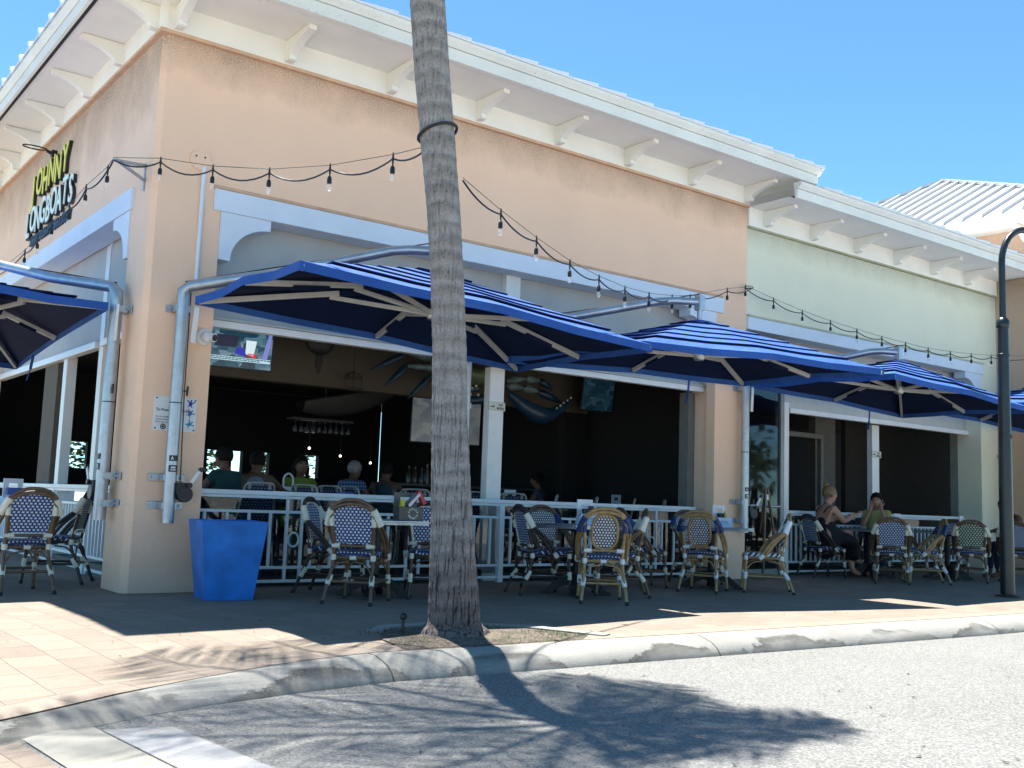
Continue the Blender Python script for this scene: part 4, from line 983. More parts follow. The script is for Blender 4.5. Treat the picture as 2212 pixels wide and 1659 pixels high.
mb = MB(); mb.tube([(0.0, 0, 0), (-0.06, 0, 0.0)], 0.05, 12); mb.build('mount', M['black'], SL)
mb = MB(); mb.tube([(-0.06, 0, 0), (-0.12, 0, 0.02)], 0.022, 10); mb.tube([(-0.26 + 0.14 * math.cos(i * math.pi / 10), 0.07 * math.sin(i * math.pi / 10), 0.03) for i in range(20)], 0.009, 8, closed=True); mb.build('hoop', M['black'], SL, smooth=60)

TS = thing('information_sign', 'white sign with three blue turtles on the corner pier behind a grey pole', 'sign', (0.165, -0.002, 1.51))
mb = MB(); mb.box((0, -0.010, 0), (0.41, 0, 0.325)); mb.build('board', simple('white_sign_board', (0.76, 0.78, 0.78), 0.5, var=0.03), TS, bevel=0.003)
for x in (0.02, 0.39):
    for z in (0.02, 0.305):
        mb = MB(); mb.tube([(x, -0.010, z), (x, -0.016, z)], 0.008, 8); mb.build('screw', M['ink_black'], TS)
text_mesh('heading', 'To Protect Sea Turtles', 0.036, M['ink_black'], TS, (0.018, -0.0115, 0.185), EF, 0.0006, 0.0008)
for i, ln in enumerate(('Do not modify any light', 'without permission of the', 'FDEP (sea turtle act)')): text_mesh('text_line', ln, 0.021, M['ink_black'], TS, (0.018, -0.0115, 0.125 - 0.026 * i), EF, 0.0006)
mb = MB(); mb.tube([(0.095 + 0.022 * math.cos(i * math.pi / 8), -0.0115, 0.038 + 0.022 * math.sin(i * math.pi / 8)) for i in range(16)], 0.005, 6, closed=True); mb.ball((0.095, -0.011, 0.038), (0.012, 0.002, 0.012), 8, 6); mb.build('round_seal', M['ink_black'], TS)
for k_, (cz, col, ang) in enumerate(((0.27, (0.012, 0.03, 0.35), 0.2), (0.175, (0.03, 0.15, 0.42), 0.6), (0.075, (0.02, 0.25, 0.42), 0.9))):
    mb = MB(); cx = 0.345; ca, sa = math.cos(ang), math.sin(ang)
    def T(px, pz): return (cx + px * ca + pz * sa, -0.0125, cz - px * sa + pz * ca)
    def ell(px, pz, rx, rz, rot=0):
        pts = []
        for i in range(12):
            t_ = 2 * math.pi * i / 12; ex_, ez_ = rx * math.cos(t_), rz * math.sin(t_); pts.append(T(px + ex_ * math.cos(rot) - ez_ * math.sin(rot), pz + ex_ * math.sin(rot) + ez_ * math.cos(rot)))
        mb.prism(pts, (0, 0.002, 0))
    ell(0, 0, 0.018, 0.024); ell(0, 0.033, 0.008, 0.010); ell(-0.028, 0.02, 0.018, 0.006, -0.6); ell(0.028, 0.02, 0.018, 0.006, 0.6); ell(-0.018, -0.026, 0.010, 0.005, 0.7); ell(0.018, -0.026, 0.010, 0.005, -0.7)
    mb.build('turtle', simple('turtle_blue_%d' % k_, col, 0.6), TS)

CP = thing('wall_conduit', 'white conduit rising to a round peach cover plate on the corner pier', 'conduit', (0.475, 0, 2.9))
mb = MB(); mb.tube([(0, -0.022, 0.0), (0, -0.022, 1.21)], 0.02, 12); mb.build('pipe', M['trim'], CP, smooth=50)
mb = MB(); mb.tube([(-0.035, -0.0, 1.28), (-0.035, -0.02, 1.28)], 0.105, 28); pp = mb.build('cover_plate', M['peach'], CP, bevel=0.004)
for dx in (-.05, .04):
    mb = MB(); mb.tube([(-0.035 + dx, -0.02, 1.31), (-0.035 + dx, -0.026, 1.31)], 0.009, 8); mb.build('screw', M['ink_black'], pp)
SCm = thing('security_camera', 'round white security camera on the front pier below the umbrella', 'camera', (0.60, -0.0, 2.44))
mb = MB(); mb.lathe([(0.085, 0), (0.085, -0.025), (0.075, -0.035)], axis='y', n=24); mb.build('mount', M['white_alu'], SCm, smooth=40)
mb = MB(); mb.ball((0.015, -0.055, -0.002), 0.062, 18, 12); mb.tube([(0.02, -0.07, 0.0), (0.055, -0.135, -0.012)], 0.042, 18); hd = mb.build('housing', M['white_alu'], SCm, smooth=50)
mb = MB(); mb.tube([(0.052, -0.130, -0.011), (0.058, -0.142, -0.014)], 0.032, 16); mb.build('lens', M['black'], hd)

def no_smoking(x, y, z, w, h, label):
    s = thing('no_smoking_sign', label, 'sign', (x, y, z), 0, 'no smoking plates on white posts')
    mb = MB(); mb.box((-w / 2, -0.008, -h / 2), (w / 2, 0, h / 2)); mb.build('plate', simple('sign_plate', (0.62, 0.63, 0.56), 0.5, var=0.03), s, bevel=0.002)
    mb = MB(); t_ = 0.004
    for a, b in (((-w / 2 + t_, -h / 2 + t_), (w / 2 - t_, -h / 2 + t_)), ((w / 2 - t_, -h / 2 + t_), (w / 2 - t_, h / 2 - t_)), ((w / 2 - t_, h / 2 - t_), (-w / 2 + t_, h / 2 - t_)), ((-w / 2 + t_, h / 2 - t_), (-w / 2 + t_, -h / 2 + t_))): mb.bar((a[0], -0.009, a[1]), (b[0], -0.009, b[1]), 0.003, 0.002)
    mb.build('border', M['ink_black'], s)
    text_mesh('lettering', 'NO', h * 0.40, M['ink_black'], s, (w * 0.22, -0.009, 0.004), EF, 0.0006, 0.0012, align='CENTER')
    text_mesh('lettering', 'SMOKING', h * 0.36, M['ink_black'], s, (w * 0.20, -0.009, -h * 0.34), EF, 0.0006, 0.0012, align='CENTER', xs=0.68)
    mb = MB(); mb.bar((-w * 0.42, -0.0095, -0.008), (-w * 0.17, -0.0095, -0.008), 0.003, 0.009); mb.tube([(-w * 0.20 + 0.016 * math.cos(i * .63), -0.009, 0.0 + 0.016 * math.sin(i * .63)) for i in range(10)], 0.0018, 5, closed=True); mb.bar((-w * .26, -0.0096, .013), (-w * .15, -0.0096, -.013), 0.002, 0.003); mb.build('cigarette_symbol', M['ink_black'], s)
no_smoking(4.51, 0.478, 2.12, 0.26, 0.105, 'small no smoking plate on the central white post above the front railing')
no_smoking(12.41, 0.418, 1.97, 0.27, 0.11, 'small no smoking plate on the green shop white post')

# ------------------------------------------------------------------ festoon lights
M['bulb'] = None
def bulb_mat():
    m, nt, b = new_mat('clear_bulb_glass')
    b.inputs['Base Color'].default_value = (0.9, 0.88, 0.85, 1); b.inputs['Roughness'].default_value = 0.08; b.inputs['Transmission Weight'].default_value = 0.0; b.inputs['Alpha'].default_value = 0.25
    return m
M['bulb'] = bulb_mat()
def onplane(u, v, A, B):
    k = 2247.34; d = cr_ * ((u - 1106) / k) - cu_ * ((v - 829.5) / k) + cf_
    nrm = (Vector(B) - Vector(A)).cross(Vector((0, 0, 1))); t = (Vector(A) - CAM).dot(nrm) / d.dot(nrm); return CAM + d * t
def festoon(label, A, B, pix, ends, guy=0.07, sag=0.05):
    """A, B: plan endpoints of the span; pix: sightings of each lamp's cable node"""
    P3 = [onplane(u, v, A, B) for u, v in pix]
    E0, E1 = Vector(ends[0]), Vector(ends[1])
    s = thing('string_light', label, 'string lights', E0, 0, 'strings of bulbs along the facade')
    nodes = [E0] + P3 + [E1]
    mb = MB(); path = []
    for a, b in zip(nodes, nodes[1:]):
        for i in range(8):
            t = i / 8; p = a.lerp(b, t); p.z -= sag * 4 * t * (1 - t) * min(1, (b - a).length / 0.6); path.append(p - E0)
    path.append(E1 - E0); mb.tube(path, 0.0075, 6); mb.build('cable', M['black'], s, smooth=60)
    mb = MB(); mb.tube([Vector((0, 0, guy * .3))] + [p - E0 + Vector((0, 0, 0.035)) for p in P3] + [E1 - E0 + Vector((0, 0, guy * .3))], 0.003, 5); mb.build('guy_wire', M['black'], s)
    for p in P3:
        q = p - E0
        mb = MB(); mb.tube([q + Vector((0, 0, 0.05)), q, q - Vector((0, 0, 0.06))], [0.005, 0.011, 0.005], 6); mb.lathe([(0.006, -0.055), (0.013, -0.06), (0.019, -0.078), (0.019, -0.115), (0.015, -0.118)], q, 12); sk = mb.build('socket', M['black'], s, smooth=40)
        mb = MB(); mb.lathe([(0.011, -0.118), (0.014, -0.128), (0.020, -0.148), (0.019, -0.162), (0.012, -0.175), (0.003, -0.179)], q, 12); mb.build('bulb', M['bulb'], sk, smooth=60)
    return s
# the lamp nodes as sighted in the photograph (2212-px frame), each put on the vertical plane of its own span
wl = at(245, 345, 0, -0.42)
festoon('string of clear bulbs along the left wall below the lettering', (-0.42, 0.6, 0), (-0.35, 5.5, 0), [(233, 367), (186, 408), (150, 450), (113, 483), (82, 515), (54, 546)], (wl, (-0.3, 5.6, 3.75)))
festoon('string of clear bulbs from the corner bracket to the palm trunk', (-0.15, -0.2, 0), (1.0, -3.38, 0), [(347, 350), (460, 367), (582, 374), (713, 366), (849, 343)], (wl, onplane(921, 322, (-0.15, -0.2, 0), (1.0, -3.38, 0))), sag=0.08)
te = onplane(1000, 390, (1.05, -3.4, 0), (8.6, -0.10, 0))
festoon('string of clear bulbs from the palm trunk to the end of the peach wall', (1.05, -3.4, 0), (8.6, -0.10, 0), [(1082, 463), (1159, 521), (1231, 571), (1294, 604), (1350, 627), (1402, 640), (1452, 645), (1491, 644), (1571, 629)], (te, (8.6, -0.10, at(1608, 617, 1, -0.10).z)))
festoon('string of clear bulbs across the pale green wall to the right', (8.6, -0.1, 0), (17, -1.2, 0), [(1610, 622), (1671, 650), (1733, 676), (1794, 698), (1851, 716), (1905, 732), (1956, 745), (2005, 757), (2053, 764), (2098, 769), (2141, 772)], ((8.6, -0.10, at(1608, 617, 1, -0.10).z), onplane(2240, 772, (8.6, -0.1, 0), (17, -1.2, 0))), sag=0.05)
LB = thing('light_bracket', 'thin triangular bracket at the corner carrying the string lights', 'bracket', (0, 0.25, 4.05))
mb = MB(); mb.bar(Vector((0, 0, 0.03)), wl - Vector((0, 0.25, 4.05)), 0.03, 0.03); mb.bar((0, 0, 0.05), (0, 0, -0.22), 0.03, 0.03); mb.bar((0, 0, -0.12), (wl - Vector((0, 0.25, 4.05))) * 0.85 + Vector((0, 0, .0)), 0.03, 0.02); mb.build('bracket_frame', M['galv'], LB)
# ------------------------------------------------------------------ woven bistro chairs
def weave(name, base, dot, pu=0.036, pv=0.0245, du=0.27, dv=0.30):
    m, nt, b = new_mat(name)
    uvn = nt.nodes.new('ShaderNodeUVMap'); sep = nt.nodes.new('ShaderNodeSeparateXYZ'); nt.links.new(uvn.outputs[0], sep.inputs[0])
    v_ = math_(nt, 'DIVIDE', sep.outputs[1], pv); row = math_(nt, 'FLOOR', v_)
    u_ = math_(nt, 'ADD', math_(nt, 'DIVIDE', sep.outputs[0], pu), math_(nt, 'MULTIPLY', math_(nt, 'MODULO', row, 2.0), 0.5))
    fu = math_(nt, 'ABSOLUTE', math_(nt, 'SUBTRACT', math_(nt, 'FRACT', u_), 0.5)); fv = math_(nt, 'ABSOLUTE', math_(nt, 'SUBTRACT', math_(nt, 'FRACT', v_), 0.5))
    d = math_(nt, 'MULTIPLY', math_(nt, 'LESS_THAN', fu, du), math_(nt, 'LESS_THAN', fv, dv))
    n1 = noise(nt, coords(nt), 22, 3)
    bc = ramp(nt, n1, [(0.3, tuple(x * 0.75 for x in base)), (0.7, tuple(x * 1.2 for x in base))]).outputs[0]
    dc = ramp(nt, n1, [(0.3, tuple(x * 0.82 for x in dot)), (0.7, dot)]).outputs[0]
    nt.links.new(mixc(nt, d, bc, dc), b.inputs['Base Color']); b.inputs['Roughness'].default_value = 0.55
    bump(nt, b, math_(nt, 'MULTIPLY', math_(nt, 'COSINE', math_(nt, 'MULTIPLY', fu, 6.28)), math_(nt, 'COSINE', math_(nt, 'MULTIPLY', fv, 6.28))), 0.5, 0.003)
    return m
def stripes(name, base, dot):
    m, nt, b = new_mat(name)
    sep = nt.nodes.new('ShaderNodeSeparateXYZ'); nt.links.new(coords(nt), sep.inputs[0])
    s = math_(nt, 'FRACT', math_(nt, 'ADD', math_(nt, 'DIVIDE', math_(nt, 'ADD', sep.outputs[2], sep.outputs[1]), 0.062), math_(nt, 'MULTIPLY', math_(nt, 'ABSOLUTE', sep.outputs[0]), 5.0)))
    nt.links.new(mixc(nt, math_(nt, 'LESS_THAN', s, 0.5), base, dot), b.inputs['Base Color']); b.inputs['Roughness'].default_value = 0.5; return m
WH = (0.72, 0.72, 0.69)
W_BLUE = weave('blue_white_weave', (0.003, 0.042, 0.20), WH, 0.037, 0.026)
W_NAVY = weave('navy_white_weave', (0.008, 0.016, 0.065), WH, 0.030, 0.026, 0.30, 0.34)
W_GREEN = weave('green_white_weave', (0.012, 0.095, 0.022), WH, 0.040, 0.030)
W_DGREEN = weave('dark_green_weave', (0.01, 0.05, 0.03), (0.5, 0.55, 0.5))
W_SEAT = weave('seat_weave', (0.007, 0.018, 0.10), WH, 0.034, 0.034, 0.22, 0.25)
W_ZEBRA = stripes('navy_white_stripe', (0.012, 0.02, 0.07), WH)
def bamboo(name, c):
    m, nt, b = new_mat(name)
    v = coords(nt); n1 = noise(nt, coords(nt, scale=(1, 1, 0.25)), 18, 4); sep = nt.nodes.new('ShaderNodeSeparateXYZ'); nt.links.new(v, sep.inputs[0])
    nd = math_(nt, 'LESS_THAN', math_(nt, 'FRACT', math_(nt, 'ADD', math_(nt, 'MULTIPLY', sep.outputs[2], 5.0), math_(nt, 'MULTIPLY', sep.outputs[0], 3.0))), 0.03)
    cc = ramp(nt, n1, [(0.3, tuple(x * 0.65 for x in c)), (0.7, tuple(min(1, x * 1.3) for x in c))]).outputs[0]
    nt.links.new(mixc(nt, math_(nt, 'MULTIPLY', nd, 0.5), cc, tuple(x * 0.4 for x in c)), b.inputs['Base Color']); b.inputs['Roughness'].default_value = 0.38; return m
F_BROWN = bamboo('brown_bamboo', (0.135, 0.082, 0.042)); F_LIGHT = bamboo('pale_bamboo', (0.36, 0.235, 0.10)); F_DARK = bamboo('dark_bamboo', (0.035, 0.026, 0.02))
B_CREAM = simple('cream_wrap', (0.72, 0.69, 0.56), 0.6, var=0.1, scale=40, bmp=0.4, bscale=90); B_NAVY = simple('navy_wrap', (0.010, 0.032, 0.13), 0.55, var=0.15, scale=40, bmp=0.4, bscale=90); B_WHITE = simple('white_wrap', (0.74, 0.76, 0.78), 0.6, var=0.06, scale=40, bmp=0.3)
RUB = simple('rubber_foot', (0.015, 0.015, 0.015), 0.7)

def curve(pts, n=6):
    """Catmull-Rom through the points"""
    P = [Vector(p) for p in pts]; out = []
    for i in range(len(P) - 1):
        a = P[max(i - 1, 0)]; b = P[i]; c = P[i + 1]; d = P[min(i + 2, len(P) - 1)]
        for j in range(n):
            t = j / n; out.append(0.5 * ((2 * b) + (c - a) * t + (2 * a - 5 * b + 4 * c - d) * t * t + (3 * b - a - 3 * c + d) * t ** 3))
    out.append(P[-1]); return out
def by(z):        # depth of the back at height z
    return -0.205 - 0.10 * max(0, (z - 0.42)) / 0.5 - 0.03 * max(0, (z - .7))
def make_chair(label, style='arch', frame=None, weave_=None, seatw=None, wrap=None, wrap2=None):
    frame = frame or F_BROWN; weave_ = weave_ or W_BLUE; seatw = seatw or W_SEAT; wrap = wrap or B_CREAM; wrap2 = wrap2 or wrap
    t = thing('bistro_chair', label, 'chair', (0, 0, 0), 0, 'woven bistro chairs on the terrace')
    for s in (-1, 1):
        top_z = 0.775
        pts = curve([(s * .225, -.345, 0.0), (s * .20, -.265, .22), (s * .188, -.21, .36), (s * .186, by(.48), .48), (s * .192, by(.62), .62), (s * .205, by(top_z), top_z)])
        mb = MB(); mb.tube(pts, 0.0165, 8); lg = mb.build('leg', frame, t, smooth=60)
        mb = MB(); mb.tube([(s * .2255, -.347, 0), (s * .2225, -.337, .03)], 0.019, 8); mb.build('foot', RUB, lg)
        pts = curve([(s * .215, .225, 0), (s * .205, .21, .2), (s * .20, .20, .44)]); mb = MB(); mb.tube(pts, 0.0165, 8); lg = mb.build('leg', frame, t, smooth=60)
        mb = MB(); mb.tube([(s * .2155, .226, 0), (s * .2135, .222, .03)], 0.019, 8); mb.build('foot', RUB, lg)
    mb = MB()
    for k, (sc, dz, dy) in enumerate(((1.0, 0, 0), (0.86, -0.036, 0.002))):
        w = 0.25
        half = [(w * (.97 if k == 0 else .97 + .0), .045 - .035 * k, .405 + .0 * k), (w * 1.04, -.075 - .03 * k, .58), (w * 0.97, by(.74) + .02, .735), (w * .76 * (1 if k == 0 else .93), by(.845), .848 + dz * .4), (w * .40, by(.91), .910 + dz), (0, by(.925), .925 + dz)]
        if k: half[0] = (w * .97 - .0, .008, .405); half[1] = (w * .96, -.115, .575); half[2] = (w * .86, by(.73) + .006, .725)
        full = half + [(-x, y, z) for x, y, z in half[-2::-1]]
        mb.tube(curve(full, 6), 0.0175, 8)
    mb.build('back_hoop', frame, t, smooth=60)
    # woven back
    mb = MB(); vs, uvs, fs = [], [], []
    if style == 'oval':
        cz = .695; ring = []
        nr, na = 5, 28
        for i in range(nr + 1):
            for j in range(na):
                a = 2 * math.pi * j / na; r = i / nr; ex = 2.6
                c_, s_ = math.cos(a), math.sin(a); x = .128 * r * math.copysign(abs(c_) ** (2 / ex), c_); z = cz + .168 * r * math.copysign(abs(s_) ** (2 / ex), s_)
                vs.append((x, by(z) + .004, z)); uvs.append((x, z))
        for i in range(nr):
            for j in range(na):
                fs.append((i * na + j, i * na + (j + 1) % na, (i + 1) * na + (j + 1) % na, (i + 1) * na + j))
        mb.add(vs, fs, [[uvs[i] for i in f] for f in fs]); bk = mb.build('backrest', weave_, t, fix=False)
        mb = MB(); mb.tube([Vector(vs[nr * na + j]) + Vector((0, -.002, 0)) for j in range(na)], 0.0145, 8, closed=True); mb.build('oval_rim', frame, bk, smooth=60)
    else:
        n, m_ = 12, 16; z0, z1 = .535, .885
        for j in range(m_ + 1):
            z = z0 + (z1 - z0) * j / m_; hw = .163 + .035 * (min(z, .76) - z0) / .22
            if z > .755: q = (z - .755) / (z1 - .755 + .003); hw *= max(0.0, 1 - q ** 2.3) ** .5
            for i in range(n + 1):
                x = -hw + 2 * hw * i / n; vs.append((x, by(z) + .006 - .012 * (1 - (x / .2) ** 2), z)); uvs.append((x, z))
        for j in range(m_):
            for i in range(n): a = j * (n + 1) + i; fs.append((a, a + 1, a + n + 2, a + n + 1))
        mb.add(vs, fs, [[uvs[i] for i in f] for f in fs]); bk = mb.build('backrest', weave_, t, fix=False)
        rim = [vs[j * (n + 1)] for j in range(m_ + 1)] + [vs[j * (n + 1) + n] for j in range(m_, -1, -1)]
        mb = MB(); mb.tube(rim, 0.009 if style == 'arch' else 0.024 if style == 'zebra' else 0.014, 6); mb.build('woven_rim', weave_ if style == 'zebra' else wrap2 if style == 'edged' else frame, bk, smooth=60)
    # seat
    mb = MB(); vs, uvs, fs = [], [], []
    na = 32
    def sq(a, r, ex=5): c_, s_ = math.cos(a), math.sin(a); return .208 * r * math.copysign(abs(c_) ** (2 / ex), c_), .215 * r * math.copysign(abs(s_) ** (2 / ex), s_)
    rows = [(0.02, .461), (0.5, .459), (0.9, .466), (1.0, .458), (1.02, .44), (1.0, .425), (.5, .425)]
    for r, z in rows:
        for j in range(na):
            a = 2 * math.pi * j / na; x, y = sq(a, r); vs.append((x, y, z)); uvs.append((x + z * .3, y + z * .8))
    for i in range(len(rows) - 1):
        for j in range(na): fs.append((i * na + j, i * na + (j + 1) % na, (i + 1) * na + (j + 1) % na, (i + 1) * na + j))
    mb.add(vs, fs, [[uvs[i] for i in f] for f in fs]); mb.build('seat', seatw, t, smooth=60)
    mb = MB(); mb.tube([(sq(2 * math.pi * j / na, .98)[0], sq(2 * math.pi * j / na, .98)[1], .408) for j in range(na)], 0.0135, 8, closed=True); mb.build('seat_frame', frame, t, smooth=60)
    zs = .195; rl = (.2, -.258, zs); fl = (.2045, .21, zs)
    C4 = [(-rl[0], rl[1], zs), (rl[0], rl[1], zs), (fl[0], fl[1], zs), (-fl[0], fl[1], zs)]
    for i in range(4):
        mb = MB(); mb.tube([C4[i], C4[(i + 1) % 4]], 0.0125, 8); mb.build('stretcher', frame, t, smooth=60)
    mb = MB(); mb.tube([(-.188, by(.51), .512), (.188, by(.51), .512)], 0.0145, 8); mb.build('back_rail', frame, t, smooth=60)
    for i in range(4):
        a = Vector(C4[i]); b = Vector(C4[(i + 1) % 4]); mid = (a + b) / 2; mid.x *= .97; mid.y *= .9; mid.z = .40
        for p in (a, b):
            st = p + Vector((0, 0, .06)); mb = MB(); mb.tube(curve([st, st.lerp(mid, .35) + Vector((0, 0, .045)), mid.lerp(p, .14) + Vector((0, 0, -.02 + .02))], 5), 0.008, 6); mb.build('brace', frame, t, smooth=60)
    def wrapb(a, b, r, mt=wrap):
        mb = MB(); mb.tube([a, Vector(a).lerp(Vector(b), .5), b], [r, r * 1.08, r], 10); mb.build('binding', mt, t, smooth=40)
    for s in (-1, 1):
        wrapb((s * .252, by(.69) + .03, .70), (s * .196, by(.85), .838), 0.033)
        wrapb((s * .2045, by(.77), .79), (s * .197, by(.69), .69), 0.024)
        wrapb((s * .20, by(.51), .512), (s * .125, by(.51), .512), 0.0215, wrap2)
        wrapb((s * .186, by(.44), .435), (s * .186, by(.39) + .0, .385), 0.024, wrap2)
        wrapb((s * .201, .205, .435), (s * .201, .205, .385), 0.022, wrap2)
        wrapb((s * .207, -.283, .165), (s * .193, -.232, .25), 0.0235, wrap2)
        wrapb((s * .206, .212, .165), (s * .2035, .207, .245), 0.0225, wrap2)
        wrapb((s * .243, .05, .40), (s * .247, .005, .445), 0.026, wrap2)
    wrapb((-.03, -.207, .405), (.03, -.207, .405), 0.0185, wrap2)
    return t
def chair(proto, x, y, deg, label, z=0.0):
    """deg: heading of the seat front, 0 = +y, counter-clockwise"""
    c = dup(proto, (x, y, z), rad(deg), label); return c
protos = {}
def place(key, x, y, deg, label, z=0.0, **kw):
    if key not in protos:
        protos[key] = make_chair(label, **kw); o = protos[key]; o.location = (x, y, z); o.rotation_euler = (0, 0, rad(deg)); return o
    return chair(protos[key], x, y, deg, label, z)
KB = dict(frame=F_BROWN, weave_=W_BLUE); KE = dict(style='edged', frame=F_DARK, weave_=W_BLUE); KO = dict(style='oval', frame=F_LIGHT, weave_=W_NAVY, wrap=B_NAVY, wrap2=B_WHITE)
KG = dict(frame=F_BROWN, weave_=W_GREEN); KD = dict(frame=F_DARK, weave_=W_DGREEN); KZ = dict(style='zebra', frame=F_LIGHT, weave_=W_ZEBRA, seatw=W_ZEBRA, wrap=B_WHITE)
place('B', -0.80, 0.44, 4, 'brown chair with blue dotted back at the left edge, backed to the pavement', **KB)
place('D', -0.28, 1.36, 62, 'dark green dotted chair half behind the leftmost blue chair', **KD)
place('B', 1.74, -1.27, -48, 'brown chair with blue dotted back left of the palm, its back to the street')
place('E', 1.93, -0.44, -138, 'dark chair with blue back and cream edging, side on beside the planter', **KE)
place('E', 2.60, -1.12, 152, 'dark cream-edged chair facing the street, half hidden by the palm trunk')
place('E', 4.05, -1.10, -107, 'dark chair with blue back side on, first to the right of the palm')
place('E2', 4.62, -0.62, 178, 'navy dotted chair behind the boxed condiments, facing the street', style='arch', frame=F_BROWN, weave_=W_NAVY, wrap=B_NAVY, wrap2=B_CREAM)
place('O', 4.12, -1.93, -37, 'pale bamboo chair with oval navy dotted back, nearest the kerb', **KO)
place('B', 4.76, -1.46, 52, 'brown chair turned sideways just right of the oval pale chair')
place('E2', 5.98, -0.62, -110, 'brown chair with navy wraps seen side on before the ring of the railing')
place('O', 6.30, -1.33, -62, 'pale bamboo chair with oval navy dotted back by the peach pier')
place('E2', 7.15, -0.45, 165, 'navy dotted chair behind the condiments, beside the peach pier foot')
place('Z', 6.95, -1.65, 44, 'pale chair with navy and white striped weave, side on by the entrance', **KZ)
place('E', 10.42, 0.00, -108, 'dark chair holding the woman in the black dress')
place('E', 11.85, 0.05, 118, 'dark chair under the woman in the yellow shirt')
place('B', 10.45, -1.10, -53, 'brown chair with pale blue dotted back in front of the two seated women')
place('O', 11.02, -1.25, 45, 'pale chair with navy wraps turned aside between the two right tables')
place('E2', 12.15, -0.30, 170, 'dark chair with blue dotted back behind the far right table')
place('G', 12.38, -1.25, -62, 'brown chair with green dotted back near the lamp post', **KG)
place('E2', 13.10, -0.55, 120, 'dark chair side on behind the lamp post')
place('B', 13.40, -1.42, -66, 'brown chair with blue dotted back right of the lamp post at the frame edge')

# ------------------------------------------------------------------ tables
M['zinc'] = simple('weathered_zinc_top', (0.30, 0.36, 0.42), 0.22, 0.55, var=0.2, scale=7)
M['edge'] = simple('table_edge_metal', (0.36, 0.38, 0.40), 0.4, 0.6, var=0.25, scale=12)
def table(x, y, deg, label, half=0.36):
    t = thing('cafe_table', label, 'table', (x, y, 0), rad(deg), 'square terrace tables')
    mb = MB(); mb.box((-half, -half, .725), (half, half, .742)); mb.build('table_top', M['zinc'], t, bevel=0.004)
    mb = MB(); h = half - .004
    for a, b in (((-h, -h), (h, -h)), ((h, -h), (h, h)), ((h, h), (-h, h)), ((-h, h), (-h, -h))): mb.bar((a[0], a[1], .713), (b[0], b[1], .713), .012, .024)
    mb.build('edge_band', M['edge'], t)
    mb = MB(); mb.lathe([(.15, .70), (.15, .69), (.045, .66), (.04, .2), (.06, .12), (.06, .09)], n=14); mb.build('column', M['black_iron'], t, smooth=40)
    for i in range(4):
        a = math.pi / 4 + i * math.pi / 2; c, s = math.cos(a), math.sin(a); w = Vector((-s, c, 0)) * .03
        prof = [(0.03, .22), (.12, .20), (.24, .13), (.34, .04), (.37, .03), (.37, .0), (.28, .0), (.2, .06), (.1, .10), (.03, .11)]
        mb = MB(); mb.prism([Vector((c * r, s * r, z)) - w for r, z in prof], w * 2); mb.build('foot', M['black_iron'], t, bevel=0.004)
    return t
table(2.12, -0.88, 4, 'square grey table left of the palm with the dark caddy on it')
table(4.38, -1.25, 2, 'square grey table right of the palm carrying the boxed white caddy')
table(6.78, -1.00, 0, 'square grey table by the peach pier foot')
table(11.25, -0.22, 0, 'square grey table between the two seated women')
table(12.55, -0.75, 0, 'square grey table beside the lamp post behind the green chair')
table(-1.2, 1.25, 0, 'square grey table at the left edge behind the blue chair')

# caddies and what stands in them
M['caddy'] = simple('white_plastic', (0.72, 0.74, 0.76), 0.4, var=0.04); M['carton'] = simple('pale_blue_carton', (0.52, 0.64, 0.80), 0.6, var=0.05); M['teal_ink'] = simple('grey_teal_ink', (0.10, 0.20, 0.24), 0.6)
def board_bm(w, h, th=.012, slot=True):
    mb = MB(); z0 = 0
    if slot:
        sx, sz0, sz1 = w * .24, h - .085, h - .045
        mb.box((-w / 2, -th / 2, 0), (w / 2, th / 2, sz0)); mb.box((-w / 2, -th / 2, sz0 + .0001), (-sx, th / 2, sz1)); mb.box((sx, -th / 2, sz0 + .0001), (w / 2, th / 2, sz1)); mb.box((-w / 2, -th / 2, sz1 + .0001), (w / 2, th / 2, h))
    return mb
def caddy(x, y, z, deg, label, carton=True, col=None, w=.19, h=.27, txt='NÜTRL', cw=.23):
    c = thing('condiment_caddy', label, 'caddy', (x, y, z), rad(deg), 'condiment caddies')
    board_bm(w, h).build('handle_board', col or M['caddy'], c)
    mb = MB(); mb.box((-w / 2, -.10, 0), (w / 2, -.007, .012)); mb.build('tray', col or M['caddy'], c)
    if carton:
        mb = MB(); mb.box((-cw / 2, -.125, .0), (cw / 2, -.118, .115)); mb.box((-cw / 2, -.117, .001), (-cw / 2 + .004, -.012, .09)); mb.box((cw / 2 - .004, -.117, .001), (cw / 2, -.012, .09)); bx = mb.build('carton', M['carton'], c)
        if txt: text_mesh('lettering', txt, .040, M['teal_ink'], bx, (-.005, -.1258, .048), EF, .0005, .0, align='CENTER'); 
        mb = MB(); mb.box((-.07, -.1262, .034), (.065, -.1252, .037)); mb.build('small_print', M['teal_ink'], bx)
    return c
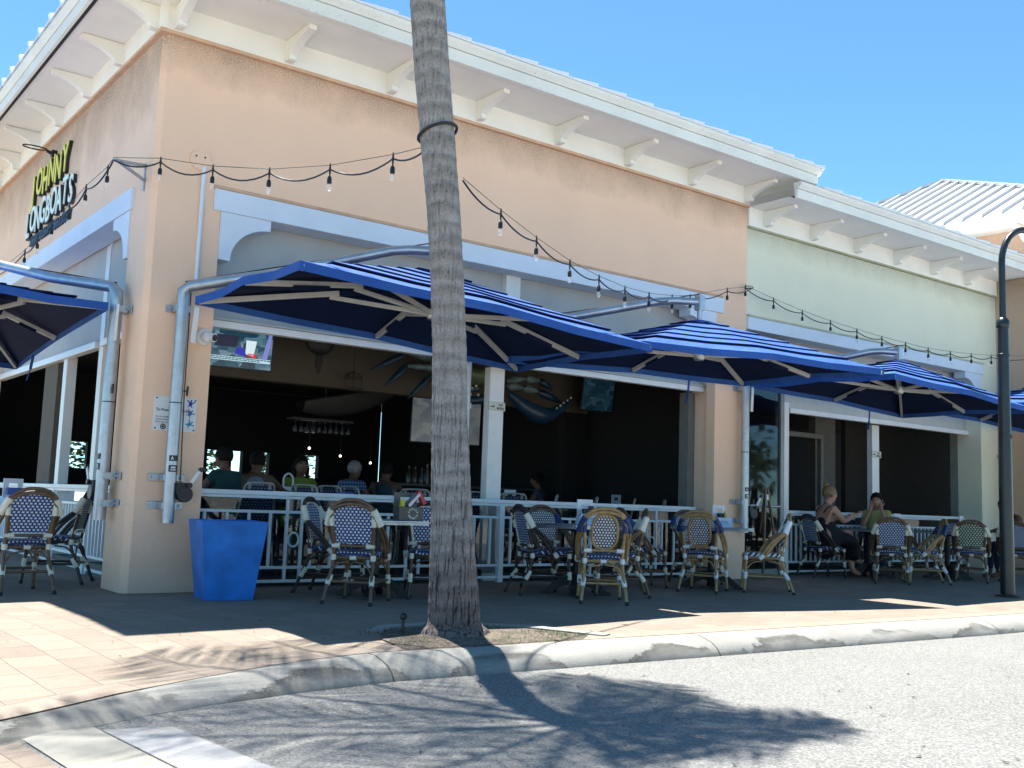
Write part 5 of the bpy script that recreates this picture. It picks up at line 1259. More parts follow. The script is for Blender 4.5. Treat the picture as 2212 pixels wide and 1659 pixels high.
def bottle(x, y, z, kind, label):
    t = thing('sauce_bottle', label, 'bottle', (x, y, z), 0, 'sauce bottles in the caddies')
    if kind == 'ketchup':
        mb = MB(); mb.lathe([(.03, 0), (.032, .02), (.032, .10), (.028, .135), (.02, .15)], n=16); mb.build('bottle', simple('ketchup_red', (.22, .008, .012), .3), t, smooth=50)
        mb = MB(); mb.lathe([(.028, .148), (.03, .155), (.03, .185), (.026, .19)], n=16); mb.build('cap', simple('dark_red_cap', (.12, .006, .01), .4), t, smooth=40)
        mb = MB(); mb.lathe([(.0328, .045), (.0328, .12)], n=16); lb = mb.build('paper_label', M['ink_white'], t, smooth=60)
        mb = MB(); mb.lathe([(.0334, .075), (.0334, .082)], n=16); mb.build('printing', M['sign_b'], lb)
    elif kind == 'yellow':
        mb = MB(); mb.lathe([(.022, 0), (.024, .03), (.024, .13), (.01, .16), (.004, .185)], n=14); mb.build('bottle', simple('mustard_yellow', (.55, .42, .03), .4), t, smooth=50)
    else:
        mb = MB(); mb.lathe([(.026, 0), (.027, .02), (.027, .10), (.022, .12)], n=14); mb.build('bottle', simple('dark_sauce', (.012, .008, .007), .25), t, smooth=50)
        mb = MB(); mb.lathe([(.026, .121), (.027, .125), (.027, .155), (.024, .158)], n=14); mb.build('cap', M['black'], t, smooth=40)
        mb = MB(); mb.lathe([(.0276, .075), (.0276, .10)], n=14); mb.build('paper_label', M['ink_white'], t, smooth=60)
TZ = .742
c1 = at(1263, 1110, 1, -1.20); caddy(c1.x, -1.20, TZ, -12, 'white caddy with a pale blue printed carton on the table right of the palm')
for i, (dx, k_, l_) in enumerate(((-.075, 'dark', 'dark capped sauce bottle at the left of the printed carton caddy'), (-.02, 'dark', 'dark capped sauce bottle in the middle of the printed carton caddy'), (.045, 'ketchup', 'ketchup bottle with white label in the printed carton caddy'))): bottle(c1.x + dx, -1.265 - dx * -.2, TZ + .013, k_, l_)
c2 = at(1552, 1115, 1, -0.95); caddy(c2.x, -0.95, TZ, -10, 'white caddy with a pale carton on the table by the peach pier')
for dx, k_, l_ in ((-.05, 'dark', 'dark sauce bottle in the caddy by the peach pier'), (.005, 'dark', 'second dark sauce bottle right beside the first, caddy by the peach pier'), (.045, 'yellow', 'yellow mustard bottle in the caddy by the peach pier')): bottle(c2.x + dx, -1.01, TZ + .013, k_, l_)
c3 = at(1938, 1130, 1, -0.15); caddy(c3.x, -0.15, TZ + .0, -5, 'white caddy seen above the pale blue chair near the seated women', carton=False, h=.25, w=.17)
c4 = at(2077, 1133, 1, -0.62); caddy(c4.x, -0.62, TZ, 10, 'white caddy with a pale blue carton beside the green chair', txt='Ü', cw=.24, w=.16, h=.25)
c5 = at(26, 1075, 1, 1.15); caddy(c5.x, c5.y, TZ, 15, 'white caddy with a blue packet on the table at the left edge', txt='Ü', cw=.26)
mb = MB(); mb.box((c5.x - .07, c5.y - .09, TZ + .10), (c5.x + .07, c5.y - .03, TZ + .185)); tag(mb.build('blue_packet', simple('blue_foil', (.02, .07, .30), .35), bevel=0.015), 'blue packet tucked in the caddy at the left edge', 'packet')
DC = thing('dark_caddy', 'dark caddy with ring lettering on the table left of the palm', 'caddy', (at(875, 1100, 1, -1.0).x, -1.0, TZ), rad(-8))
board_bm(.24, .27).build('handle_board', simple('grey_plastic', (.10, .105, .10), .5), DC)
mb = MB(); mb.box((-.125, -.15, 0), (.125, -.008, .135)); bx = mb.build('tin_box', simple('dark_pewter', (.075, .07, .062), .45, .3, var=.2), DC, bevel=.004)
for word, a0, a1, r_, inv in (('STELLA', 160, 20, .040, 1), ('ARTOIS', 200, 340, .052, -1)):
    for i, ch in enumerate(word):
        a = rad(a0 + (a1 - a0) * i / (len(word) - 1)); cx, cz = .02 + r_ * math.cos(a), .066 + r_ * math.sin(a)
        ro = (a - math.pi / 2) if inv == 1 else (a + math.pi / 2)
        o = text_mesh('letter', ch, .024, M['ink_white'], bx, (cx, -.1515, cz), (rad(90), -ro, 0), .0006, .001, align='CENTER')
for x_, c_, l_ in ((-.08, (.6, .5, .03), 'yellow'), ):
    mb = MB(); mb.box((x_ - .02, -.13, .136), (x_ + .02, -.09, .20)); mb.build('yellow_packet', simple('yellow_paper', c_, .6), DC)
pk = thing('red_packet', 'red and grey packet leaning in the dark caddy', 'packet', (DC.location.x + .06, -1.09, TZ + .14), 0)
mb = MB(); mb.bar((-.10, 0, 0.0), (.02, 0, .12), .03, .09, up=(0, 1, 0)); mb.build('grey_sleeve', simple('grey_foil', (.35, .37, .45), .3, .5), pk)
mb = MB(); mb.bar((.015, -.012, .15), (.09, -.012, .02), .045, .045); mb.build('red_wrapper', simple('red_wrapper', (.40, .012, .02), .35), pk, bevel=.006)
ST = thing('menu_stand', 'dim wooden easel stand behind the entrance chairs', 'easel', (at(1655, 1180, 1, 0.08).x, 0.08, 0))
for s in (-1, 1):
    mb = MB(); mb.bar((s * .19, -.10, 0), (s * .025, .0, 1.28), .03, .03); mb.build('leg', F_BROWN, ST)
mb = MB(); mb.bar((0, .25, 0), (0, .01, 1.24), .03, .03); mb.build('leg', F_BROWN, ST)
mb = MB(); mb.box((-.05, -.02, 1.12), (.05, .0, 1.20)); mb.build('clip', M['white_alu'], ST)
# ------------------------------------------------------------------ people
def skin_mesh(name, V, E, mat, parent, root=0, sub=2):
    """V: list of (position, radius); one continuous surface grown along the edges"""
    me = bpy.data.meshes.new(name); me.from_pydata([tuple(p) for p, r in V], E, [])
    tmp = bpy.data.objects.new(name + '_grow', me); COL.objects.link(tmp)
    tmp.modifiers.new('skin', 'SKIN'); s = tmp.modifiers.new('sub', 'SUBSURF'); s.levels = sub; s.render_levels = sub
    if not me.skin_vertices: 
        bpy.context.view_layer.objects.active = tmp; bpy.ops.object.modifier_remove(modifier='skin'); bpy.ops.object.modifier_add(type='SKIN'); bpy.ops.object.modifier_move_to_index(modifier=tmp.modifiers[-1].name, index=0)
    for i, (p, r) in enumerate(V):
        sv = me.skin_vertices[0].data[i]; rr = r if isinstance(r, (tuple, list)) else (r, r); sv.radius = rr; sv.use_root = (i == root)
    bpy.context.view_layer.update()
    out = bpy.data.meshes.new_from_object(tmp.evaluated_get(bpy.context.evaluated_depsgraph_get())); out.name = name
    bpy.data.objects.remove(tmp); bpy.data.meshes.remove(me)
    out.materials.clear(); out.materials.append(mat)
    for p in out.polygons: p.use_smooth = True
    o = bpy.data.objects.new(name, out); COL.objects.link(o); o.parent = parent
    return o
def skin_col(name, c): 
    m = simple(name, c, 0.5, var=0.10, scale=9); return m
SK_L = skin_col('skin_light', (.50, .27, .19)); SK_T = skin_col('skin_tan', (.36, .19, .125)); SK_I = skin_col('skin_indoor_shaded', (.16, .08, .052)); SK_D = skin_col('skin_brown', (.12, .065, .042))  # indoor skin darkened: the room's shade is put into its colour
EYE_W = simple('eye_white', (.7, .7, .68), .3, var=.01); LIP = simple('lip', (.33, .11, .10), .5)
def person(label, loc, deg, skin, top, hair, hairc, arms, lean=0.0, head_turn=0.0, head_down=0.0, pants=None, dress=None, sleeve=1, glasses=False, bun=False, pony=False, leg_cross=False, long_hair=False, s=1.0, group=None, check=None):
    P = thing('person', label, 'person', loc, rad(deg), group); P.scale = (s, s, s)
    ly = lambda z: lean * (z - .5)
    V, E = [], []
    def v(p, r, e=None):
        V.append((Vector(p), r)); i = len(V) - 1
        if e is not None: E.append((e, i))
        return i
    pel = v((0, -.02, .55), (.15, .115)); wa = v((0, -.03 + ly(.72), .72), (.125, .095), pel); ch = v((0, -.02 + ly(.92), .92), (.145, .105), wa)
    nb = v((0, -.005 + ly(1.05), 1.045), (.062, .058), ch); ne = v((0, .015 + ly(1.08), 1.09), .056, nb)
    hq = Matrix.Rotation(rad(head_turn), 3, 'Z') @ Matrix.Rotation(rad(-head_down), 3, 'X'); hc = Vector((0, .02 + ly(1.10), 1.085))
    H = lambda p: hc + hq @ Vector(p)
    jaw = v(H((0, .036, .035)), (.074, .080), ne); mid = v(H((0, .020, .105)), (.094, .112), jaw); top_ = v(H((0, .006, .172)), (.082, .098), mid)
    for sd, arm in zip((-1, 1), arms):
        sh = v((sd * .165, -.01 + ly(1.0), .985), .058, ch); el = v(arm[0], .043, sh); wr = v(arm[1], .028, el)
        a = (Vector(arm[1]) - Vector(arm[0])).normalized(); hd = Vector(arm[2]).normalized() if len(arm) > 2 else a
        pa = v(Vector(arm[1]) + hd * .055, (.036, .018), wr)
        sidev = hd.cross(Vector((0, 0, 1))); sidev = sidev.normalized() if sidev.length > .2 else Vector((1, 0, 0)); nrm = hd.cross(sidev)
        for k, (o_, l_) in enumerate(((-.028, .062), (-.010, .074), (.010, .070), (.028, .052))):
            f1 = v(Vector(arm[1]) + hd * (.085 + l_ * .45) + sidev * o_ * 1.1, .0085, pa); v(Vector(arm[1]) + hd * (.085 + l_) + sidev * o_ * 1.25 + nrm * -.018, .0075, f1)
        t1 = v(Vector(arm[1]) + hd * .055 + sidev * (-.045), .010, pa); v(Vector(arm[1]) + hd * .095 + sidev * (-.058), .008, t1)
    legs = []
    for sd in (-1, 1):
        hp = v((sd * .09, .03, .53), .095, pel)
        if leg_cross and sd == 1: kn = v((-.02, .45, .64), .064, hp); an = v((-.14, .62, .26), .04, kn); v((-.16, .76, .20), .032, an)
        elif leg_cross: kn = v((-.08, .44, .52), .066, hp); an = v((-.04, .52, .09), .042, kn); v((-.04, .66, .04), .034, an)
        else: kn = v((sd * .11, .42, .53), .066, hp); an = v((sd * .11, .40, .09), .042, kn); v((sd * .11, .54, .04), .034, an)
    body = skin_mesh('body', V, E, skin, P)
    # face
    mb = MB(); mb.tube([H((0, .105, .105)), H((0, .128, .078)), H((0, .112, .068))], [.008, .013, .010], 8); mb.build('nose', skin, body, smooth=80)
    for sd in (-1, 1):
        mb = MB(); mb.ball(H((sd * .031, .100, .108)), (.013, .008, .008), 10, 6); ey = mb.build('eye', EYE_W, body, smooth=80)
        mb = MB(); mb.ball(H((sd * .031, .107, .108)), .0055, 8, 6); mb.build('iris', M['black'], ey)
        mb = MB(); mb.tube([H((sd * .016, .107, .128)), H((sd * .034, .106, .132)), H((sd * .05, .094, .125))], .004, 6); mb.build('eyebrow', hairc, body)
        mb = MB(); mb.ball(H((sd * .078, .015, .095)), (.012, .02, .030), 10, 8); mb.build('ear', skin, body, smooth=80)
    mb = MB(); mb.tube([H((-.024, .098, .042)), H((0, .107, .043)), H((.024, .098, .042))], [.004, .008, .004], 8); mb.build('mouth', LIP, body, smooth=80)
    # hair: a fitted cap over the skull, plus bun or lengths
    mb = MB(); n, m_ = 24, 12; vs, fs = [], []
    for i in range(m_ + 1):
        for j in range(n):
            a = 2 * math.pi * j / n; fr = max(0, math.sin(a))            # front of the head at +y
            t = (i / m_) * (2.2 - 1.1 * fr ** 1.3)
            w = 1 + .02 * math.sin(7 * a + 3 * t) + .015 * math.sin(13 * a)
            vs.append(H((.094 * w * math.sin(t) * math.cos(a), .004 + .110 * w * math.sin(t) * math.sin(a), .128 + .108 * w * math.cos(t))))
    for i in range(m_):
        for j in range(n): fs.append((i * n + j, i * n + (j + 1) % n, (i + 1) * n + (j + 1) % n, (i + 1) * n + j))
    mb.add(vs, fs)
    if bun: mb.ball(H((0, -.055, .248)), (.045, .045, .042), 14, 10); mb.tube([H((0, -.04, .20)), H((0, -.05, .235))], [.03, .022], 10)
    if pony: mb.tube([H((0, -.09, .14)), H((0, -.13, .08)), H((.01, -.12, -.08))], [.025, .03, .012], 10)
    if long_hair:
        for sd in (-1, 1): mb.tube([H((sd * .06, -.03, .16)), H((sd * .088, -.01, .07)), H((sd * .085, .0, -.06)), H((sd * .07, .01, -.14))], [.03, .032, .026, .012], 10)
        mb.tube([H((0, -.07, .14)), H((0, -.095, .0)), H((0, -.085, -.14))], [.06, .07, .04], 12)
    if hair: mb.build('hair', hairc, P, smooth=70)
    if glasses:
        mb = MB()
        for sd in (-1, 1): mb.bar(H((sd * .010, .112, .108)), H((sd * .058, .100, .110)), .006, .034); mb.bar(H((sd * .058, .100, .118)), H((sd * .080, .02, .112)), .005, .008)
        mb.bar(H((-.012, .114, .114)), H((.012, .114, .114)), .005, .006); mb.build('sunglasses', M['black'], P)
    # clothes
    C_, CE = [], []
    def c(p, r, e=None):
        C_.append((Vector(p), r)); i = len(C_) - 1
        if e is not None: CE.append((e, i))
        return i
    if dress:
        a = c((0, -.02, .55), (.205, .165)); b_ = c((0, -.03 + ly(.72), .72), (.145, .118), a); d_ = c((0, -.02 + ly(.86), .87), (.158, .128), b_)
        e_ = c((0, .20, .56), (.21, .12), a); f_ = c((-.02, .43, .56), (.20, .105), e_); g_ = c((-.05, .50, .40), (.18, .10), f_); c((-.06, .50, .22), (.19, .10), g_)
        h_ = c((0, -.02, .42), (.20, .13), a); c((0, .10, .28), (.20, .15), h_)
        skin_mesh('dress', C_, CE, top, P)
        mb = MB()
        for sd in (-1, 1): mb.tube([(sd * .09, .10 + ly(.93), .93), (sd * .11, .05 + ly(1.02), 1.035), (sd * .105, -.07 + ly(1.0), 1.0), (sd * .09, -.125 + ly(.93), .92)], .009, 6)
        mb.build('strap', top, P)
    else:
        a = c((0, -.02, .56), (.165, .13)); b_ = c((0, -.03 + ly(.72), .72), (.142, .112), a); d_ = c((0, -.02 + ly(.92), .92), (.16, .122), b_); c((0, -.005 + ly(1.03), 1.025), (.085, .075), d_)
        if sleeve:
            for sd, arm in zip((-1, 1), arms):
                sh = c((sd * .165, -.01 + ly(1.0), .985), .070, d_); c(Vector((sd * .165, -.01 + ly(1.0), .985)).lerp(Vector(arm[0]), .55 * sleeve), .060, sh)
        skin_mesh('shirt', C_, CE, top, P)
        if pants:
            C_, CE = [], []
            a = c((0, -.02, .54), (.162, .125))
            for sd in (-1, 1): h_ = c((sd * .09, .04, .53), .104, a); k_ = c((sd * .11, .42, .53), .078, h_); c((sd * .11, .40, .14), .06, k_)
            skin_mesh('trousers', C_, CE, pants, P)
    for sd in (-1, 1): pass
    return P
cl = lambda n, c_: simple(n, c_, .85, var=.15, scale=7)
BLK = cl('black_cloth', (.010, .010, .012)); JEAN = cl('dark_denim', (.02, .03, .06))
HB = simple('blonde_brown_hair', (.20, .125, .06), .45, var=.4, scale=30); HD = simple('dark_hair', (.012, .009, .008), .75, var=.3, scale=30, spec=.15); HG = simple('grey_hair', (.24, .235, .23), .5, var=.2, scale=30)
RELAX = (((-.25, .10, .80), (-.16, .33, .76)), ((.25, .10, .80), (.16, .33, .76)))
person('woman in a long black dress with a high bun and sunglasses, sitting with crossed legs', (10.42, 0.0, 0), -108, SK_L, BLK, True, HB, (((-.24, .13, .80), (-.13, .40, .86), (.1, .9, .25)), ((.24, .16, .80), (.13, .42, .90), (-.1, .9, .3))), lean=.10, glasses=True, bun=True, dress=True, leg_cross=True, s=1.05)
person('woman in a pale yellow shirt resting her chin on both hands', (11.85, 0.02, 0), 118, SK_T, cl('pale_yellow_cloth', (.34, .36, .14)), True, HD, (((-.20, .32, .78), (-.075, .30, 1.06), (.1, -.05, .9)), ((.20, .32, .78), (.075, .30, 1.06), (-.1, -.05, .9))), lean=.32, head_down=10, pony=True, pants=JEAN)
person('dark haired person in a brown shirt looking down at the right edge', (13.85, -1.2, 0), 62, SK_D, cl('rust_brown_cloth', (.10, .035, .02)), True, HD, RELAX, lean=.2, head_down=25, pants=JEAN)
IZ = .14
def inside(u, y): return at(u, 1000, 1, y).x
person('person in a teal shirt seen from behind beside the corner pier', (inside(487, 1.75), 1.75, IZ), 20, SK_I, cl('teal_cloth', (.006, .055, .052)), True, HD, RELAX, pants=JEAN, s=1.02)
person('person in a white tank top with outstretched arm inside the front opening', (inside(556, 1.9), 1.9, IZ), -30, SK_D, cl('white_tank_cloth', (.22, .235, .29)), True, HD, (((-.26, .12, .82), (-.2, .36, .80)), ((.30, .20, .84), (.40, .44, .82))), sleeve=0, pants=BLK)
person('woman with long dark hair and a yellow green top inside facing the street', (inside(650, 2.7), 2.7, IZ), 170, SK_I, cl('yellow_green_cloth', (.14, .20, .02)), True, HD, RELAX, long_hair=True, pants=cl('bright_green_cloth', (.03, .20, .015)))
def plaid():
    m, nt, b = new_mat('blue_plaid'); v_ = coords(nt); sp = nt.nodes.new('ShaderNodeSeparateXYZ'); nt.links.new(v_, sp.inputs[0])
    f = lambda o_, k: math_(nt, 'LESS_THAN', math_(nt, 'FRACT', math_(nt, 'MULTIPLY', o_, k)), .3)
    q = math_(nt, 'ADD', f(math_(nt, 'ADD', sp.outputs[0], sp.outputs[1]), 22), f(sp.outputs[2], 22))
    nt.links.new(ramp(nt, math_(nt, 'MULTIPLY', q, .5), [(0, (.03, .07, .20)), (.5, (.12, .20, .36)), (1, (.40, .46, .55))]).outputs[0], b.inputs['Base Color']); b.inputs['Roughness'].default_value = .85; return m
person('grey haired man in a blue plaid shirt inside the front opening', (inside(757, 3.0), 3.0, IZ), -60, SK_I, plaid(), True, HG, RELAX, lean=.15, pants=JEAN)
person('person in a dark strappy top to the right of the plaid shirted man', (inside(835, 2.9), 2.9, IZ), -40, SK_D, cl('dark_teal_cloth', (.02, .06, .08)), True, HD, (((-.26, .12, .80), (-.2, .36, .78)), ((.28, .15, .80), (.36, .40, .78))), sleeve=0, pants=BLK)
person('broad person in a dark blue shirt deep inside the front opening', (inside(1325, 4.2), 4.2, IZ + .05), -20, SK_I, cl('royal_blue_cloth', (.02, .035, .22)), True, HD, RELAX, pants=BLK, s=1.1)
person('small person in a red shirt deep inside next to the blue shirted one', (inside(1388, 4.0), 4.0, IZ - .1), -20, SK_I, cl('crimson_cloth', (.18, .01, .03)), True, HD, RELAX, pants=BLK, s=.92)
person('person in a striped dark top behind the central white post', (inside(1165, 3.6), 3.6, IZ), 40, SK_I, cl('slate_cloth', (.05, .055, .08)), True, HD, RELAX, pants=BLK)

# ------------------------------------------------------------------ dining chairs and tables inside
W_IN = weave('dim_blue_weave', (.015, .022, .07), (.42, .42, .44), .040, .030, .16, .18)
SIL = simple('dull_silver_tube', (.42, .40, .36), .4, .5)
def inner_chair(label):
    t = thing('dining_chair', label, 'chair', (0, 0, 0), 0, 'silver framed dining chairs inside')
    half = [(.225, -.18, .42), (.20, -.235, .66), (.175, -.275, .85), (.155, -.287, .895), (.12, -.29, .91), (0, -.292, .913)]
    full = half + [(-x, y, z) for x, y, z in half[-2::-1]]
    mb = MB(); mb.tube(curve(full, 4), .0125, 8); mb.build('back_frame', SIL, t, smooth=60)
    mb = MB(); vs, uvs, fs = [], [], []
    for j in range(9):
        z = .52 + .365 * j / 8; hw = .205 - .045 * j / 8; y = -.205 - .08 * (z - .52) / .365
        for i in range(7): x = -hw + 2 * hw * i / 6; vs.append((x, y, z)); uvs.append((x, z))
    for j in range(8):
        for i in range(6): a = j * 7 + i; fs.append((a, a + 1, a + 8, a + 7))
    mb.add(vs, fs, [[uvs[i] for i in f] for f in fs]); mb.build('backrest', W_IN, t, fix=False)
    for s_ in (-1, 1):
        mb = MB(); mb.bar((s_ * .115, -.283, .905), (s_ * .12, -.272, .845), .03, .02); mb.build('tab', SIL, t)
        for y, y2 in ((-.18, -.24), (.2, .22)):
            mb = MB(); mb.tube([(s_ * .21, y, .44), (s_ * .225, y2, 0)], .0125, 8); mb.build('leg', SIL, t, smooth=60)
    mb = MB(); mb.box((-.215, -.2, .425), (.215, .215, .455)); mb.build('seat', W_IN, t, bevel=.01)
    return t
ich = None
rows_ = [(540, 1.20, 10), (692, 1.25, -55), (748, 1.35, -60), (800, 1.30, -75), (903, 1.22, -28), (1035, 1.22, -34), (1103, 1.25, -20), (1160, 1.25, 55), (1247, 1.28, 60), (1330, 1.28, 55), (1396, 1.32, 58)]
desc = ['behind the railing in front of the white tank top', 'angled, left of the blue caddy behind the railing', 'angled, directly behind the blue caddy', 'angled, right of the blue caddy behind the railing', 'squarely behind the railing just left of the palm trunk', 'behind the railing between palm trunk and white post', 'just right of the central white post', 'second to the right of the central white post', 'behind the printed carton caddy', 'fourth to the right of the central white post', 'last before the peach pier']
for (u, y, h), d_ in zip(rows_, desc):
    lb = 'dim silver framed dining chair ' + d_
    if ich is None: ich = inner_chair(lb); o = ich
    else: o = dup(ich, (0, 0, 0), 0, lb)
    o.location = (inside(u, y), y, IZ + .015); o.rotation_euler = (0, 0, rad(h - 8))
o = dup(ich, (1.6, 3.2, IZ), rad(-100), 'dim silver framed dining chair inside the left opening'); o.location = (1.05, 3.5, IZ)
def inner_table(x, y, label):
    t = thing('dining_table', label, 'table', (x, y, IZ), 0, 'dark dining tables inside')
    mb = MB(); mb.box((-.5, -.35, .72), (.5, .35, .75)); mb.build('table_top', simple('dark_laminate', (.03, .028, .027), .3), t, bevel=.004)
    mb = MB(); mb.lathe([(.25, 0), (.25, .02), (.04, .05), (.035, .72)], n=14); mb.build('pedestal', M['black_iron'], t)
inner_table(inside(600, 2.25), 2.25, 'dark dining table between the tank top and the yellow top'); inner_table(inside(800, 2.1), 2.1, 'dark dining table before the plaid shirted man'); inner_table(inside(1100, 2.1), 2.1, 'dark dining table behind the central white post'); inner_table(inside(1290, 2.3), 2.3, 'dark dining table behind the carton caddy')
q = caddy(inside(745, .78), .72, .80, 0, 'small bright blue caddy showing above the front railing', carton=False, col=simple('cobalt_plastic', (.012, .06, .42), .4), w=.20, h=.20)
for u, y, w_, lb in ((1104, 2.0, .2, 'dim white caddy just right of the central white post'), (1333, 2.2, .19, 'dim white caddy on the dark table behind the fourth dining chair')):
    caddy(inside(u, y), y, IZ + .75, 0, lb, carton=False, w=w_, h=.24)
ct = thing('cup_rack', 'white condiment tower on the table before the yellow green top', 'caddy', (inside(625, 2.1), 2.1, IZ + .75))
mb = MB(); mb.box((-.07, -.05, 0), (.07, .05, .16)); mb.build('holder', M['caddy'], ct, bevel=.01)
mb = MB(); mb.tube(curve([(-.06, 0, .16), (-.06, 0, .27), (0, 0, .32), (.06, 0, .27), (.06, 0, .16)], 4), .012, 8); mb.build('handle', M['caddy'], ct, smooth=60)

# ------------------------------------------------------------------ bar fittings
def screen_mat(name, cols, s, seed):
    m, nt, b = new_mat(name); v_ = coords(nt, 'Generated', scale=(4, 4, 4)); 
    vo = nt.nodes.new('ShaderNodeTexVoronoi'); vo.inputs['Scale'].default_value = 1.6; vo.distance = 'CHEBYCHEV'; nt.links.new(v_, vo.inputs['Vector']); n1 = noise(nt, v_, 2.2 + seed, 3)
    sp = nt.nodes.new('ShaderNodeSeparateColor'); nt.links.new(vo.outputs['Color'], sp.inputs[0])
    c_ = ramp(nt, math_(nt, 'ADD', math_(nt, 'MULTIPLY', sp.outputs[0], .7), math_(nt, 'MULTIPLY', n1, .3)), cols).outputs[0]
    nt.links.new(c_, b.inputs['Emission Color']); b.inputs['Emission Strength'].default_value = s; b.inputs['Base Color'].default_value = (.01, .01, .012, 1); b.inputs['Roughness'].default_value = .15
    return m
def tv(label, c_, w, h, rz, tilt, mat, extra=None):
    t = thing('television', label, 'television', c_, rz); t.rotation_euler = (rad(tilt), 0, rz)
    mb = MB(); mb.box((-w / 2 - .015, .004, -h / 2 - .02), (w / 2 + .015, .05, h / 2 + .015)); mb.build('case', M['black'], t, bevel=.004)
    mb = MB(); mb.box((-w / 2, -.001, -h / 2), (w / 2, .003, h / 2)); sc = mb.build('screen', mat, t)
    mb = MB(); mb.bar((0, .05, 0), (0, .28, .10), .05, .05); mb.build('mount', M['black'], t)
    return t, sc
TVM = screen_mat('news_screen', [(0, (.005, .02, .05)), (.35, (.02, .10, .16)), (.55, (.10, .25, .36)), (.8, (.30, .42, .55)), (1, (.02, .03, .15))], .15, 0)
t1, s1 = tv('television showing a bright news programme beside the corner pier', (1.46, 1.15, 2.55), .70, .44, rad(-5), 4, TVM)
def flat(par, pts, mat, nm, y=-.003):
    mb = MB(); mb.prism([(x, y, z) for x, z in pts], (0, .0012, 0)); return mb.build(nm, mat, par)
flat(s1, [(-.35, -.15), (.34, -.15), (.34, -.105), (-.35, -.105)], emit('ticker_light', (.30, .45, .52), .32), 'ticker_band')
for i, (x0, x1, z) in enumerate(((-.33, .30, -.118), (-.33, .22, -.136))):
    x = x0; rr = random.Random(i)
    mb = MB()
    while x < x1: w_ = rr.uniform(.015, .045); mb.box((x, -.0046, z - .005), (x + w_, -.0036, z + .005)); x += w_ + .008
    mb.build('ticker_text', M['sign_b'], s1)
flat(s1, [(-.30, .0), (-.06, .0), (-.04, .13), (-.28, .13)], emit('inset_dark', (.01, .015, .04), .2), 'inset_picture', -.0045); flat(s1, [(.05, -.06), (.14, -.09), (.17, .09), (.05, .09)], emit('jersey_white', (.45, .55, .6), .3), 'panel_shape'); flat(s1, [(.06, -.08), (.17, -.10), (.18, -.06), (.09, -.05)], emit('screen_red', (.40, .02, .03), .3), 'panel_shape')
flat(s1, [(-.07, -.07), (.06, -.09), (.04, -.02), (0, .01), (-.05, .0)], emit('screen_blue', (.02, .02, .30), .3), 'figure_shape', -.0052); flat(s1, [(.24, -.11), (.30, -.11), (.345, .20), (.31, .20)], emit('screen_violet', (.14, .16, .42), .3), 'panel_shape')
DIMM = screen_mat('dim_game_screen', [(0, (.0, .01, .02)), (.5, (.02, .08, .12)), (1, (.08, .16, .2))], .07, 3)
PALE = screen_mat('pale_game_screen', [(0, (.05, .09, .14)), (.5, (.16, .18, .19)), (1, (.24, .25, .25))], .13, 5)
p = at(965, 905, 1, 4.6); tv('pale bright television deep inside behind the palm trunk', p, 1.25, .80, rad(-8), 2, PALE)
p = at(1312, 853, 1, 2.6); tv('dim blue television hanging high at the right of the front opening', p, .95, .54, rad(-6), 8, DIMM)
def fan(label, c_):
    f = thing('wall_fan', label, 'fan', c_)
    mb = MB(); mb.lathe([(.02, .10), (.16, .09), (.20, .03), (.20, -.02), (.15, -.06), (.04, -.07)], n=24, axis='y'); mb.build('cage', M['black'], f, smooth=50)
    for k in range(3):
        a = math.pi / 2 * 3 + k * 2.094; d_ = Vector((math.cos(a), 0, math.sin(a))); w_ = Vector((-d_.z, 0, d_.x))
        mb = MB(); mb.prism([d_ * .16 - w_ * .03, d_ * .3 - w_ * .055, d_ * .42 - w_ * .02, d_ * .45, d_ * .42 + w_ * .02, d_ * .3 + w_ * .055, d_ * .16 + w_ * .03], (0, .02, .0)); mb.build('blade', M['black'], f)
    mb = MB(); mb.tube([(0, .1, 0), (0, .4, .1)], .03, 8); mb.tube([(0, .06, 0), (-.5, .1, .06), (-.9, .1, .12)], .012, 6); mb.build('arm', M['black'], f)
fan('black fan with drooping blades under the ceiling near the news television', at(692, 735, 1, 2.6)); fan('black fan at the top right of the front opening', at(1425, 852, 1, 2.9))
# crab sculpture
CR = thing('crab_sculpture', 'giant hanging blue crab sculpture with toothed claws under the ceiling', 'sculpture', at(1020, 830, 1, 2.3))
CB = simple('crab_blue', (.010, .038, .075), .4, var=.5, scale=6); CW = simple('crab_pale', (.12, .18, .19), .45, var=.4, scale=8); CG = simple('crab_olive', (.10, .14, .07), .5, var=.4, scale=6); TOOTH = simple('crab_tooth', (.55, .50, .42), .4)
base_ = CR.location.copy()
def cp(u, v_, y=2.3): return at(u, v_, 1, y) - base_
mb = MB(); mb.ball((0, .1, .12), (.42, .32, .16), 20, 12); mb.build('shell', CG, CR, smooth=60)
for path, r_ in ((((985, 800), (930, 775), (880, 762), (800, 800)), .05), (((985, 808), (940, 795), (880, 790), (830, 835)), .055), (((990, 815), (960, 825), (930, 812), (880, 862)), .045), (((1095, 822), (1135, 818), (1165, 822), (1195, 842)), .06), (((1095, 832), (1130, 838), (1160, 845), (1215, 870)), .065)):
    P4 = [cp(*p) for p in path]
    for a, b in zip(P4, P4[1:]):
        mb = MB(); last = b is P4[-1]; mb.tube([a, a.lerp(b, .2), a.lerp(b, .6), b], [r_ * .35, r_, r_ * .8, r_ * (.15 if last else .4)], 10); mb.build('leg', CW if not last else CB, CR, smooth=60)
